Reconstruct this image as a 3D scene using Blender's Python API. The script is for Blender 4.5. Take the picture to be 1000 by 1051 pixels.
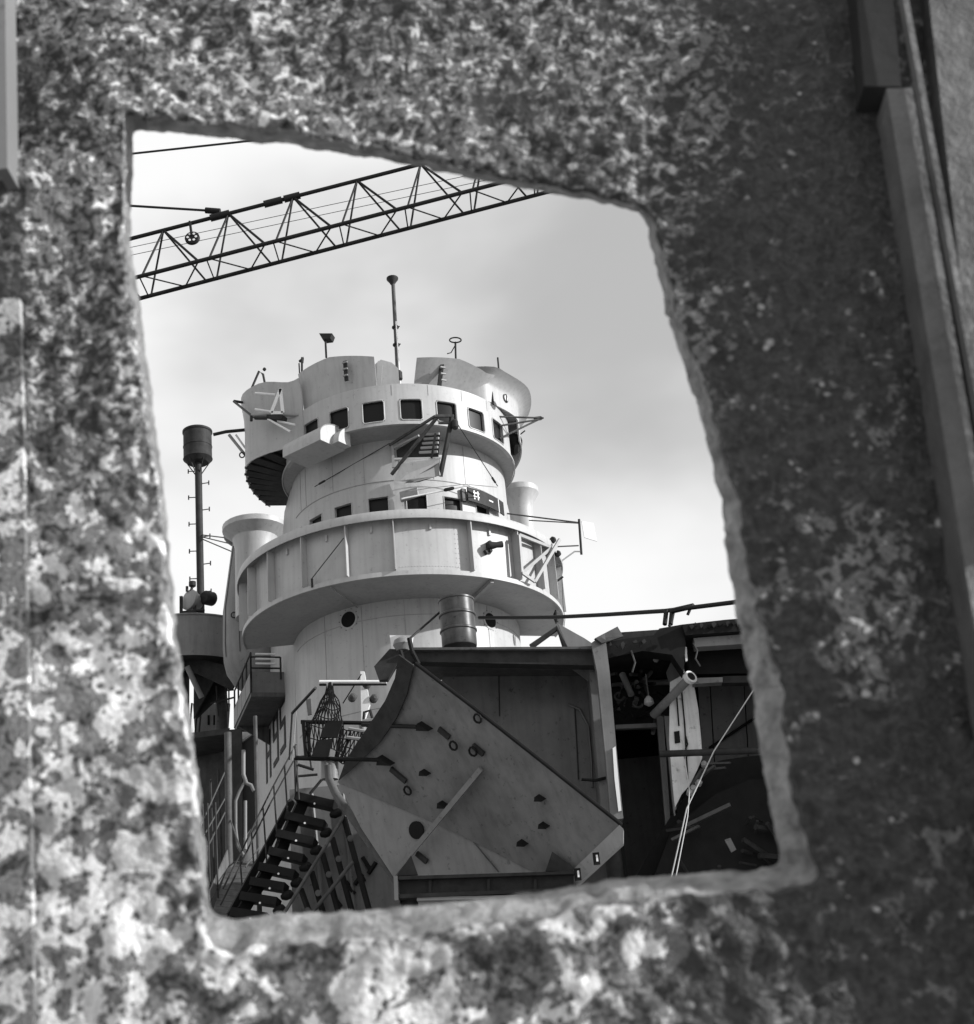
import bpy, bmesh, math, random
from mathutils import Vector, Matrix, noise
rad = math.radians
random.seed(7)
for o in list(bpy.data.objects): bpy.data.objects.remove(o)
S = bpy.context.scene
COL = S.collection

# ------------------------------------------------------------------ camera
PITCH, ROLL, FPX = rad(24.4), rad(5.25), 1400.0
CAM = Vector((0, 0, 1.7))
_F = Vector((0, math.cos(PITCH), math.sin(PITCH)))
_U0 = Vector((0, -math.sin(PITCH), math.cos(PITCH)))
_R0 = Vector((1, 0, 0))
_U = math.cos(ROLL) * _U0 + math.sin(ROLL) * _R0
_R = math.cos(ROLL) * _R0 - math.sin(ROLL) * _U0
cam = bpy.data.cameras.new('camera')
cam.sensor_fit = 'HORIZONTAL'; cam.sensor_width = 56.0; cam.lens = 56.0 * FPX / 1000.0
cam.clip_start = 0.05; cam.clip_end = 5000
cam.dof.use_dof = True; cam.dof.focus_distance = 30.0; cam.dof.aperture_fstop = 20.0
co = bpy.data.objects.new('camera', cam); COL.objects.link(co)
M = Matrix((_R, _U, -_F)).transposed().to_4x4(); M.translation = CAM
co.matrix_world = M
S.camera = co

# ------------------------------------------------------------------ sky and sun
SUN_AZ, SUN_EL = rad(77), rad(20)     # azimuth to the right of the direction that faces the camera
sun_dir = Vector((math.sin(SUN_AZ) * math.cos(SUN_EL), -math.cos(SUN_AZ) * math.cos(SUN_EL), math.sin(SUN_EL)))
W = bpy.data.worlds.new('World'); S.world = W; W.use_nodes = True
nt = W.node_tree; nt.nodes.clear()
def N(t, **k):
    n = nt.nodes.new(t)
    for a, b in k.items(): setattr(n, a, b)
    return n
sky = N('ShaderNodeTexSky'); sky.sky_type = 'NISHITA'; sky.sun_disc = False
sky.sun_elevation = SUN_EL; sky.sun_rotation = math.atan2(sun_dir.x, sun_dir.y)
sky.air_density = 1.3; sky.dust_density = 2.0
bw = N('ShaderNodeRGBToBW'); nt.links.new(sky.outputs[0], bw.inputs[0])
tc = N('ShaderNodeTexCoord')
mp = N('ShaderNodeMapping'); mp.inputs['Scale'].default_value = (1, 1, 1.7); mp.inputs['Location'].default_value = (-.4, -2.1, -4.79)
nt.links.new(tc.outputs['Generated'], mp.inputs[0])
cl = N('ShaderNodeTexNoise'); cl.inputs['Scale'].default_value = 2.0; cl.inputs['Detail'].default_value = 5; cl.inputs['Roughness'].default_value = .45; cl.inputs['Distortion'].default_value = .1
nt.links.new(mp.outputs[0], cl.inputs['Vector'])
cr = N('ShaderNodeMapRange'); cr.interpolation_type = 'SMOOTHSTEP'
cr.inputs['From Min'].default_value = .32; cr.inputs['From Max'].default_value = .58
cr.inputs['To Min'].default_value = .42; cr.inputs['To Max'].default_value = 1.0
nt.links.new(cl.outputs[0], cr.inputs['Value'])
mx = N('ShaderNodeMix'); mx.data_type = 'FLOAT'
nt.links.new(cr.outputs[0], mx.inputs[0])
skm = N('ShaderNodeMath'); skm.operation = 'MULTIPLY'; skm.inputs[1].default_value = 1.0
nt.links.new(bw.outputs[0], skm.inputs[0]); nt.links.new(skm.outputs[0], mx.inputs[2])
mx.inputs[3].default_value = 9.8
bg = N('ShaderNodeBackground'); bg.inputs['Strength'].default_value = 0.085
nt.links.new(mx.outputs[0], bg.inputs['Color'])
wo = N('ShaderNodeOutputWorld'); nt.links.new(bg.outputs[0], wo.inputs[0])
sl = bpy.data.lights.new('sun', 'SUN'); sl.energy = 5.0; sl.angle = rad(.6); sl.color = (1, 1, 1)
so = bpy.data.objects.new('sun', sl); COL.objects.link(so)
so.rotation_euler = sun_dir.to_track_quat('Z', 'Y').to_euler(); so.location = (40, -10, 40)
S.view_settings.view_transform = 'Standard'; S.view_settings.look = 'None'
S.view_settings.gamma = 1; S.view_settings.exposure = 0.25; S.view_settings.use_curve_mapping = False
S.render.engine = 'CYCLES'; S.render.resolution_x = 974; S.render.resolution_y = 1024

# ------------------------------------------------------------------ pixel helpers (photo pixels, 1000 x 1051)
def ray(px, py): return _F + _R * ((px - 500) / FPX) - _U * ((py - 525.5) / FPX)
def at(px, py, Y):
    d = ray(px, py); return CAM + d * (Y / d.y)
def on_plane(px, py, p0, n):
    d = ray(px, py); return CAM + d * ((p0 - CAM).dot(n) / d.dot(n))
def on_cyl(px, py, C, R):
    d = ray(px, py); ox, oy = CAM.x - C[0], CAM.y - C[1]
    a = d.x * d.x + d.y * d.y; b = 2 * (ox * d.x + oy * d.y); c = ox * ox + oy * oy - R * R
    q = max(0.0, b * b - 4 * a * c)
    t = (-b - math.sqrt(q)) / (2 * a); p = CAM + d * t
    return math.atan2(p.x - C[0], -(p.y - C[1])), p.z
def cyl_pt(C, R, th, z): return Vector((C[0] + R * math.sin(th), C[1] - R * math.cos(th), z))

# ------------------------------------------------------------------ materials (all neutral greys: the photograph is black and white)
def mat_base(name):
    m = bpy.data.materials.new(name); m.use_nodes = True
    t = m.node_tree; return m, t, t.nodes['Principled BSDF']
def paint(name, v, vary=.12, rough=.6, streak=.18, rust=.0, bump=.12, scale=1.6, metallic=0.0):
    m, t, b = mat_base(name); L = t.links
    tcn = t.nodes.new('ShaderNodeTexCoord')
    n1 = t.nodes.new('ShaderNodeTexNoise'); n1.inputs['Scale'].default_value = scale; n1.inputs['Detail'].default_value = 8; n1.inputs['Roughness'].default_value = .62
    mpn = t.nodes.new('ShaderNodeMapping'); mpn.inputs['Scale'].default_value = (7, 7, .45)
    n2 = t.nodes.new('ShaderNodeTexNoise'); n2.inputs['Scale'].default_value = 1.3; n2.inputs['Detail'].default_value = 5
    n3 = t.nodes.new('ShaderNodeTexNoise'); n3.inputs['Scale'].default_value = 9; n3.inputs['Detail'].default_value = 6; n3.inputs['Roughness'].default_value = .7
    L.new(tcn.outputs['Object'], n1.inputs['Vector']); L.new(tcn.outputs['Object'], mpn.inputs[0]); L.new(mpn.outputs[0], n2.inputs['Vector']); L.new(tcn.outputs['Object'], n3.inputs['Vector'])
    def mr(src, a, b_, lo, hi):
        r = t.nodes.new('ShaderNodeMapRange'); r.inputs[1].default_value = a; r.inputs[2].default_value = b_; r.inputs[3].default_value = lo; r.inputs[4].default_value = hi
        L.new(src, r.inputs[0]); return r.outputs[0]
    def mul(a, c):
        k = t.nodes.new('ShaderNodeMath'); k.operation = 'MULTIPLY'; L.new(a, k.inputs[0])
        if isinstance(c, float): k.inputs[1].default_value = c
        else: L.new(c, k.inputs[1])
        return k.outputs[0]
    k = mul(mr(n1.outputs[0], .3, .7, 1 - vary, 1 + vary), mr(n2.outputs[0], .45, .75, 1.0, 1 - streak))
    if rust > 0: k = mul(k, mr(n3.outputs[0], .60, .68, 1.0, 1 - rust))
    k = mul(k, float(v))
    L.new(k, b.inputs['Base Color'])
    b.inputs['Roughness'].default_value = rough; b.inputs['Metallic'].default_value = metallic
    bp = t.nodes.new('ShaderNodeBump'); bp.inputs['Strength'].default_value = bump; bp.inputs['Distance'].default_value = .05
    L.new(n1.outputs[0], bp.inputs['Height']); L.new(bp.outputs[0], b.inputs['Normal'])
    if v < .1: b.inputs['Specular IOR Level'].default_value = .12
    return m
def plain(name, v, rough=.5, metallic=0.0):
    m, t, b = mat_base(name); b.inputs['Base Color'].default_value = (v, v, v, 1); b.inputs['Roughness'].default_value = rough; b.inputs['Metallic'].default_value = metallic
    if v < .1: b.inputs['Specular IOR Level'].default_value = .12
    return m
MT = dict(
    white=paint('ship_paint', .37, .07, .5, .16, .3, .12),
    grey=paint('grey_paint', .27, .08, .55, .15, .3, .08),
    mid=paint('weathered_paint', .17, .16, .6, .22, .45, .1),
    low=paint('sponson_paint', .122, .34, .6, .25, .55, .10, .9),
    bare=paint('bare_steel', .08, .3, .55, .3, .5, .15, 3),
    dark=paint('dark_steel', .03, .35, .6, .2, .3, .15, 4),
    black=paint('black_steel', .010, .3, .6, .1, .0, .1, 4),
    pale=paint('pale_paint', .7, .05, .5, .12, .3, .05),
    board=paint('worn_board', .6, .14, .7, .35, .5, .1, 3),
    glass=plain('window_glass', .012, .35),
    void=plain('void_black', .012, .9),
    cable=plain('cable', .02, .6), rope=plain('rope', .45, .8), tar=plain('crane_steel', .015, .55),
    drum=paint('drum_steel', .07, .3, .4, .25, .5, .05, 6, .3),
    ground=paint('concrete', .27, .2, .85, .0, .2, .2, .5),
)

# ------------------------------------------------------------------ object helpers
WL = {}
def finish(o, parent):
    COL.objects.link(o)
    if parent is not None: o.parent = parent
    return o
def wl(parent): return WL[parent.name] if parent is not None else Vector((0, 0, 0))
def mesh(name, vs, fs, m, parent=None, smooth=False, angle=35):
    off = wl(parent); own = Vector((0, 0, 0))
    if parent is None:
        own = sum((Vector(v) for v in vs), Vector()) / len(vs); own.z = min(v[2] for v in vs); off = own
    me = bpy.data.meshes.new(name); me.from_pydata([Vector(v) - off for v in vs], [], fs)
    bm = bmesh.new(); bm.from_mesh(me); bmesh.ops.recalc_face_normals(bm, faces=bm.faces); bm.to_mesh(me); bm.free()
    me.materials.append(MT[m] if isinstance(m, str) else m)
    if smooth: me.shade_smooth(); me.set_sharp_from_angle(angle=rad(angle))
    o = bpy.data.objects.new(name, me); o.location = own; finish(o, parent)
    WL[o.name] = off.copy()
    return o
def thing(name, label, cat, loc, group=None):
    o = bpy.data.objects.new(name, None); o.location = loc; o.empty_display_size = .2; COL.objects.link(o)
    o['label'] = label; o['category'] = cat
    if group: o['group'] = group
    WL[o.name] = Vector(loc); return o
def tag(o, label, cat, group=None):
    o['label'] = label; o['category'] = cat
    if group: o['group'] = group
    return o
class MB:
    def __init__(s): s.v = []; s.f = []
    def add(s, vs, fs):
        n = len(s.v); s.v += [Vector(v) for v in vs]; s.f += [tuple(i + n for i in f) for f in fs]; return s
    def tube(s, pts, r, k=7, cap=True):
        pts = [Vector(p) for p in pts]; n = len(pts); vs = []; fs = []
        for i, p in enumerate(pts):
            d = (pts[min(i + 1, n - 1)] - pts[max(i - 1, 0)]).normalized()
            a = d.orthogonal().normalized() if i == 0 else (a - d * a.dot(d)).normalized()
            b = d.cross(a); rr = r[i] if isinstance(r, (list, tuple)) else r
            for j in range(k):
                t = 2 * math.pi * j / k; vs.append(p + a * (rr * math.cos(t)) + b * (rr * math.sin(t)))
        for i in range(n - 1):
            for j in range(k): fs.append((i * k + j, i * k + (j + 1) % k, (i + 1) * k + (j + 1) % k, (i + 1) * k + j))
        if cap: fs.append(tuple(range(k - 1, -1, -1))); fs.append(tuple((n - 1) * k + j for j in range(k)))
        return s.add(vs, fs)
    def beam(s, a, b, w, h, up=(0, 0, 1)):
        a, b = Vector(a), Vector(b); d = (b - a).normalized(); up = Vector(up)
        x = d.cross(up)
        if x.length < 1e-4: x = d.cross(Vector((0, 1, 0)))
        x.normalize(); y = x.cross(d)
        vs = [p + x * (sx * w / 2) + y * (sy * h / 2) for p in (a, b) for sx, sy in ((-1, -1), (1, -1), (1, 1), (-1, 1))]
        return s.add(vs, [(0, 1, 2, 3), (7, 6, 5, 4), (0, 4, 5, 1), (1, 5, 6, 2), (2, 6, 7, 3), (3, 7, 4, 0)])
    def poly(s, pts, d):
        pts = [Vector(p) for p in pts]; n = len(pts); d = Vector(d)
        vs = pts + [p + d for p in pts]
        fs = [tuple(range(n)), tuple(range(2 * n - 1, n - 1, -1))] + [(i, i + n, (i + 1) % n + n, (i + 1) % n) for i in range(n)]
        return s.add(vs, fs)
    def lathe(s, base, prof, k=24, axis=(0, 0, 1)):
        base = Vector(base); q = Vector((0, 0, 1)).rotation_difference(Vector(axis).normalized())
        vs = []; fs = []; n = len(prof)
        for r, z in prof:
            for j in range(k):
                t = 2 * math.pi * j / k; vs.append(base + q @ Vector((r * math.cos(t), r * math.sin(t), z)))
        for i in range(n - 1):
            for j in range(k): fs.append((i * k + j, i * k + (j + 1) % k, (i + 1) * k + (j + 1) % k, (i + 1) * k + j))
        fs.append(tuple(range(k - 1, -1, -1))); fs.append(tuple((n - 1) * k + j for j in range(k)))
        return s.add(vs, fs)
    def build(s, name, m, parent=None, smooth=False, angle=35): return mesh(name, s.v, s.f, m, parent, smooth, angle)
def bar(name, a, b, r, m, parent, k=7): return MB().tube([a, b], r, k).build(name, m, parent, True, 50)
def beam(name, a, b, w, h, m, parent, up=(0, 0, 1)): return MB().beam(a, b, w, h, up).build(name, m, parent)
def pbar(name, a, b, r, m, parent, k=7): return bar(name, at(*a), at(*b), r, m, parent, k)
def prism(name, px, Y, depth, m, parent=None):
    return MB().poly([at(x, y, Y) for x, y in px], (0, depth, 0)).build(name, m, parent)
def plate(name, pts, th, m, parent=None):
    pts = [Vector(p) for p in pts]; n = Vector()
    for i in range(len(pts)):
        a, b = pts[i], pts[(i + 1) % len(pts)]; n += Vector(((a.y - b.y) * (a.z + b.z), (a.z - b.z) * (a.x + b.x), (a.x - b.x) * (a.y + b.y)))
    n.normalize()
    if n.y < 0: n = -n
    return MB().poly(pts, n * th).build(name, m, parent)
def ptube(name, pts, r, m, parent, k=7): return MB().tube([at(*p) for p in pts], r, k).build(name, m, parent, True, 60)

BANG = rad(19)
BDIR = Vector((-math.sin(BANG), math.cos(BANG), 0)); FDIR = -BDIR
def cols_arc(C, ths): return [(Vector((C[0], C[1], 0)), Vector((math.sin(t), -math.cos(t), 0)), 0.0) for t in ths]
def cols_stadium(C, step=3.0, ns=8):
    """round front, straight sides running back; the third value says how far along the straight side (x L)"""
    c = []; b = Vector((C[0], C[1], 0))
    nl = Vector((math.sin(rad(-71)), -math.cos(rad(-71)), 0)); nr = -nl
    for i in range(ns, 0, -1): c.append((b, nl, i / ns))
    k = int(180 / step)
    for i in range(k + 1):
        t = rad(-71 + 180 * i / k); c.append((b, Vector((math.sin(t), -math.cos(t), 0)), 0.0))
    for i in range(1, ns + 1): c.append((b, nr, i / ns))
    return c
def shell(name, cols, levels, thick, m, parent, holes=(), ths=None, closed=False, L=0.0, smooth=True):
    """curved wall with real thickness and openings. levels: (z, r[, L]); holes: (th0, th1, z0, z1)"""
    nc, nl = len(cols), len(levels); V = []
    for side in (0, 1):
        for lv in levels:
            z, r = lv[0], lv[1]; LL = lv[2] if len(lv) > 2 else L
            for b, n, s in cols: V.append(b + BDIR * (s * LL) + n * (r - side * thick) + Vector((0, 0, z)))
    o = nc * nl
    def idx(side, j, i): return side * o + j * nc + i % nc
    ncell = nc if closed else nc - 1
    def solid(j, i):
        if j < 0 or j >= nl - 1: return False
        if closed: i %= nc
        elif i < 0 or i >= ncell: return False
        if ths is not None and holes:
            tm = (ths[i] + ths[i + 1]) / 2; zm = (levels[j][0] + levels[j + 1][0]) / 2
            for a, b, c, d in holes:
                if a < tm < b and c < zm < d: return False
        return True
    Fs = []
    for j in range(nl - 1):
        for i in range(ncell):
            if not solid(j, i): continue
            Fs.append((idx(0, j, i), idx(0, j, i + 1), idx(0, j + 1, i + 1), idx(0, j + 1, i)))
            Fs.append((idx(1, j, i), idx(1, j + 1, i), idx(1, j + 1, i + 1), idx(1, j, i + 1)))
            if not solid(j - 1, i): Fs.append((idx(0, j, i), idx(1, j, i), idx(1, j, i + 1), idx(0, j, i + 1)))
            if not solid(j + 1, i): Fs.append((idx(0, j + 1, i), idx(0, j + 1, i + 1), idx(1, j + 1, i + 1), idx(1, j + 1, i)))
            if not solid(j, i - 1): Fs.append((idx(0, j, i), idx(0, j + 1, i), idx(1, j + 1, i), idx(1, j, i)))
            if not solid(j, i + 1): Fs.append((idx(0, j, i + 1), idx(1, j, i + 1), idx(1, j + 1, i + 1), idx(0, j + 1, i + 1)))
    used = sorted({i for f in Fs for i in f}); mp_ = {a: b for b, a in enumerate(used)}
    return mesh(name, [V[i] for i in used], [tuple(mp_[i] for i in f) for f in Fs], m, parent, smooth, 30)
def thetas(t0, t1, extra=(), step=rad(2)):
    k = max(1, int(math.ceil((t1 - t0) / step))); l = [t0 + (t1 - t0) * i / k for i in range(k + 1)]
    for e in extra:
        l = [x for x in l if abs(x - e) > step * .3 or x in (t0, t1)]; l.append(e)
    return sorted(set(l))
def curved_plate(name, C, t0, t1, z0, z1, r, th, m, parent, r1=None):
    ts = thetas(t0, t1); return shell(name, cols_arc(C, ts), [(z0, r), (z1, r if r1 is None else r1)], th, m, parent)
def annulus(name, C, t0, t1, ri, ro, z0, z1, m, parent):
    ts = thetas(t0, t1, step=rad(3)); return shell(name, cols_arc(C, ts), [(z0, ro), (z1, ro)], ro - ri, m, parent)

# ------------------------------------------------------------------ ground
def grid_ground():
    vs = [(-3000, -3000, 0), (3000, -3000, 0), (3000, 3000, 0), (-3000, 3000, 0)]
    o = mesh('ground', vs, [(0, 1, 2, 3)], 'ground'); o['kind'] = 'structure'
grid_ground()

# ------------------------------------------------------------------ foreground: thick corroded plate with the ragged opening
def crust_material():
    m, t, b = mat_base('flaking_paint_on_rust'); L = t.links
    def nd(k): return t.nodes.new(k)
    g = nd('ShaderNodeTexCoord'); sep = nd('ShaderNodeSeparateXYZ'); L.new(g.outputs['Object'], sep.inputs[0])
    def nz(scale, det, rough, dist=0.0, off=0):
        mpx = nd('ShaderNodeMapping'); mpx.inputs['Location'].default_value = (off, off * .7, off * 1.3); L.new(g.outputs['Object'], mpx.inputs[0])
        n = nd('ShaderNodeTexNoise'); n.inputs['Scale'].default_value = scale; n.inputs['Detail'].default_value = det; n.inputs['Roughness'].default_value = rough; n.inputs['Distortion'].default_value = dist
        L.new(mpx.outputs[0], n.inputs['Vector']); return n.outputs[0]
    def mr(v, a, bb, lo, hi, sm=False):
        r = nd('ShaderNodeMapRange'); r.interpolation_type = 'SMOOTHSTEP' if sm else 'LINEAR'
        r.inputs[1].default_value = a; r.inputs[2].default_value = bb; r.inputs[3].default_value = lo; r.inputs[4].default_value = hi; L.new(v, r.inputs[0]); return r.outputs[0]
    def op(o, a, c):
        k = nd('ShaderNodeMath'); k.operation = o
        for i, v in enumerate((a, c)):
            if isinstance(v, (int, float)): k.inputs[i].default_value = v
            else: L.new(v, k.inputs[i])
        return k.outputs[0]
    # attribute: share of old paint still left (1 = much left), written per vertex by position on the plate
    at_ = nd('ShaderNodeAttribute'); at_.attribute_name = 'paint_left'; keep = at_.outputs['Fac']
    at2 = nd('ShaderNodeAttribute'); at2.attribute_name = 'flake_size'; big = at2.outputs['Fac']
    nA = nz(34, 3.5, .55, .8, 3.1); nB = nz(95, 3, .55, .6, 9.2); nC = nz(260, 3, .6, 0, 1.7); nW = nz(9, 5, .6, .3, 5.5); nE = nz(60, 4, .6, .4, 21)
    def vor(scale, feat='F1'):
        v = nd('ShaderNodeTexVoronoi'); v.inputs['Scale'].default_value = scale; v.feature = feat
        wv = nd('ShaderNodeVectorMath'); wv.operation = 'ADD'; L.new(g.outputs['Object'], wv.inputs[0])
        dn = nd('ShaderNodeTexNoise'); dn.inputs['Scale'].default_value = scale * .9; dn.inputs['Detail'].default_value = 2; L.new(g.outputs['Object'], dn.inputs['Vector'])
        sc = nd('ShaderNodeVectorMath'); sc.operation = 'SCALE'; sc.inputs['Scale'].default_value = .9 / scale; L.new(dn.outputs['Color'], sc.inputs[0]); L.new(sc.outputs[0], wv.inputs[1])
        L.new(wv.outputs[0], v.inputs['Vector']); return v
    mixn = nd('ShaderNodeMix'); mixn.data_type = 'FLOAT'; L.new(big, mixn.inputs[0]); L.new(nB, mixn.inputs[2]); L.new(nA, mixn.inputs[3])
    fl = mixn.outputs[0]
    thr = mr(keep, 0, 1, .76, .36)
    d = op('SUBTRACT', fl, thr); d = op('ADD', d, op('MULTIPLY', op('SUBTRACT', nC, .5), .14)); d = op('ADD', d, op('MULTIPLY', op('SUBTRACT', nE, .5), .15))
    pm = mr(d, -.01, .025, 0, 1, True)                        # paint mask
    undercoat = mr(op('ADD', d, op('MULTIPLY', op('SUBTRACT', nW, .5), .25)), -.13, -.07, 0, 1, True)
    rust = op('MULTIPLY', mr(nB, .3, .7, .010, .05), mr(nC, .3, .75, .5, 1.6))
    und = op('MULTIPLY', mr(nC, .3, .7, .09, .20), mr(nW, .3, .7, .75, 1.25))
    wht = op('MULTIPLY', mr(nC, .25, .75, .36, .72), mr(nW, .35, .65, .65, 1.35))
    def mixf(f, a, c):
        k = nd('ShaderNodeMix'); k.data_type = 'FLOAT'
        for i, v in ((0, f), (2, a), (3, c)):
            if isinstance(v, (int, float)): k.inputs[i].default_value = v
            else: L.new(v, k.inputs[i])
        return k.outputs[0]
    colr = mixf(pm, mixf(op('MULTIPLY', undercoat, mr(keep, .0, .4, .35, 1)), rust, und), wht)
    v1 = vor(125); s1 = nd('ShaderNodeSeparateXYZ'); L.new(v1.outputs['Color'], s1.inputs[0])
    pits = op('MULTIPLY', mr(v1.outputs['Distance'], .22, .42, 1, 0, True), mr(s1.outputs[0], .62, .70, 0, 1))
    colr = mixf(op('MULTIPLY', pits, .85), colr, .012)
    v2 = vor(90); s2 = nd('ShaderNodeSeparateXYZ'); L.new(v2.outputs['Color'], s2.inputs[0])
    specks = op('MULTIPLY', mr(v2.outputs['Distance'], .18, .36, 1, 0, True), mr(op('ADD', op('SUBTRACT', s2.outputs[1], op('MULTIPLY', keep, .12)), op('MULTIPLY', op('SUBTRACT', nE, .5), .8)), .78, .88, 0, 1))
    colr = mixf(op('MULTIPLY', specks, mr(nA, .42, .6, 0, .8)), colr, .45)
    L.new(colr, b.inputs['Base Color'])
    b.inputs['Roughness'].default_value = .72
    bp = nd('ShaderNodeBump'); bp.inputs['Strength'].default_value = .9; bp.inputs['Distance'].default_value = .004
    hh = op('ADD', op('MULTIPLY', pm, .6), op('ADD', op('MULTIPLY', nB, .8), op('MULTIPLY', nC, .5)))
    L.new(hh, bp.inputs['Height']); L.new(bp.outputs[0], b.inputs['Normal'])
    return m
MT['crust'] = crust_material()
MT['cut'] = paint('flame_cut_edge', .40, .55, .75, .0, .55, 1.0, 48)
MT['flange'] = paint('flange_steel', .10, .4, .6, .5, .3, .4, 8)

HOLE = [(135, 133), (190, 138), (240, 143), (280, 146), (300, 148), (340, 157), (390, 163), (430, 170), (500, 187), (560, 197), (610, 207), (658, 219),
        (665, 235), (675, 280), (690, 340), (705, 385), (722, 435), (738, 510), (745, 560), (752, 610), (765, 670), (775, 730), (785, 800), (797, 860), (801, 888),
        (780, 892), (700, 897), (640, 902), (600, 908), (540, 917), (480, 925), (400, 932), (330, 937), (280, 938), (235, 945),
        (218, 938), (212, 920), (207, 860), (203, 800), (196, 740), (188, 700), (181, 640), (175, 580), (170, 520), (162, 450), (152, 370), (143, 310), (137, 270), (133, 230), (137, 180)]
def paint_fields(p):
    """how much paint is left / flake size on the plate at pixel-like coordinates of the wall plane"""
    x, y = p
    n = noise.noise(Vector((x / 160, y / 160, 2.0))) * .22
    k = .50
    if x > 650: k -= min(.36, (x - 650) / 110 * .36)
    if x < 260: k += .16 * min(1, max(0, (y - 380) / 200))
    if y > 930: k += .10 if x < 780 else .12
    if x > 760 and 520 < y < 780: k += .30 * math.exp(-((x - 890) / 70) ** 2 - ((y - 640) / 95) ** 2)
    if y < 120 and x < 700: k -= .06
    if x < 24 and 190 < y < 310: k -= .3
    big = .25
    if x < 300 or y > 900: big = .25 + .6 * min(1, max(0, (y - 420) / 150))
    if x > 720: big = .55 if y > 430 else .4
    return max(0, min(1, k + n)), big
def build_wall():
    w = thing('pierced_wall', 'thick corroded steel wall with flaking paint and a ragged four-sided opening', 'wall', (0, 1.03, 0))
    YF, YB = 1.0, 1.045
    # resample outline
    seg = []; n = len(HOLE); tot = 0
    for i in range(n):
        a, b = Vector(HOLE[i]), Vector(HOLE[(i + 1) % n]); l = (b - a).length; seg.append((tot, l, a, b)); tot += l
    K = 640; back = []
    for k in range(K):
        s = tot * k / K
        for t0, l, a, b in seg:
            if t0 <= s <= t0 + l: p = a + (b - a) * ((s - t0) / l); break
        back.append(p)
    sm = [(back[k - 2] + back[k - 1] * 2 + back[k] * 3 + back[(k + 1) % K] * 2 + back[(k + 2) % K]) / 9 for k in range(K)]
    jag = []
    for k, p in enumerate(sm):
        q = p.copy()
        q.x += 3.2 * noise.noise(Vector((p.x / 22, p.y / 22, 5))) + 1.5 * noise.noise(Vector((p.x / 7, p.y / 7, 8)))
        q.y += 3.2 * noise.noise(Vector((p.x / 22, p.y / 22, 15))) + 1.5 * noise.noise(Vector((p.x / 7, p.y / 7, 18)))
        jag.append(q)
    back = jag
    cx, cy, hx, hy = 470, 545, 330, 400
    front = []
    for p in back:
        u, v = (p.x - cx) / hx, (p.y - cy) / hy
        ox = (38 * min(1, max(0, u)) ** 3) if u > 0 else -9 * abs(u) ** 3
        oy = (32 * min(1, v) ** 4) if v > 0 else -17 * abs(v) ** 4
        nn = 1 + .3 * noise.noise(Vector((p.x / 60, p.y / 60, 31))) + .25 * noise.noise(Vector((p.x / 18, p.y / 18, 41)))
        front.append(p + Vector((ox * nn, oy * nn)))
    P = lambda q, Y: at(q.x, q.y, Y)
    rings = []      # lists of K world points
    rings.append([P(q, YB) for q in back])
    for f in (.35, .7, .93):
        rings.append([P(back[k].lerp(front[k], f), YB + (YF + .004 - YB) * f) for k in range(K)])
    n_in = len(rings)
    c0 = at(cx, cy, YF); Xm, Z0, Z1 = 1.5, 0.0, 3.3
    outer = []
    for q in front:
        p = P(q, YF); d = p - c0; t = 1e9
        if d.x: t = min(t, ((Xm if d.x > 0 else -Xm) - c0.x) / d.x)
        if d.z: t = min(t, ((Z1 if d.z > 0 else Z0) - c0.z) / d.z)
        outer.append(c0 + d * t)
    MR = 130; ts = [0] + [(i / MR) ** 1.9 for i in range(1, MR + 1)]
    verts_f = []; fields = []
    for j, t in enumerate(ts):
        row = []
        for k in range(K):
            p0 = P(front[k], YF); p = p0.lerp(outer[k], t)
            dd = p - CAM; zc = dd.dot(_F); px = 500 + FPX * dd.dot(_R) / zc; py = 525.5 - FPX * dd.dot(_U) / zc
            q = Vector((px / 90, py / 90, 0))
            h = .008 * noise.noise(q) + .005 * noise.noise(q * 3.3) + .0028 * noise.noise(q * 9)
            h *= min(1, .15 + j / 8)
            e = max(0, 1 - j / 5.0); h += .006 * e * e          # worn, rounded lip
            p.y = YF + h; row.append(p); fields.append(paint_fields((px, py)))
        verts_f.append(row)
    rows = rings[1:] + verts_f
    V = []; Fc = []
    # plate face
    for r in verts_f: V += r
    nr = len(verts_f)
    for j in range(nr - 1):
        for k in range(K): Fc.append((j * K + k, j * K + (k + 1) % K, (j + 1) * K + (k + 1) % K, (j + 1) * K + k))
    off = len(V)
    V += outer_b if False else [Vector((p.x, YB, p.z)) for p in outer]; V += rings[0]
    last = (nr - 1) * K
    for k in range(K):
        k2 = (k + 1) % K
        Fc.append((last + k, last + k2, off + k2, off + k)); Fc.append((off + k, off + k2, off + K + k2, off + K + k))
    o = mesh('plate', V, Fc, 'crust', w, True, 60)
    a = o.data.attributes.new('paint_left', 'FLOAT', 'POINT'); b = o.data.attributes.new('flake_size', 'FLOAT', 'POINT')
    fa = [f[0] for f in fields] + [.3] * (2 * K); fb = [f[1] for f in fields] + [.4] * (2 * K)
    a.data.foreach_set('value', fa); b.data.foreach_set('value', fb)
    # cut edge of the opening, a surface of its own (bare, heat-scaled metal)
    V = []; Fc = []
    er = rings + [verts_f[0]]
    for j, r in enumerate(er):
        for k, p in enumerate(r):
            h = .006 * noise.noise(p * 28) + .0035 * noise.noise(p * 90) if 0 < j < len(er) - 1 else 0
            V.append(p + Vector((h, 0, h)))
    for j in range(len(er) - 1):
        for k in range(K): Fc.append((j * K + k, j * K + (k + 1) % K, (j + 1) * K + (k + 1) % K, (j + 1) * K + k))
    mesh('cut_edge', V, Fc, 'cut', w, True, 60)
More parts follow.
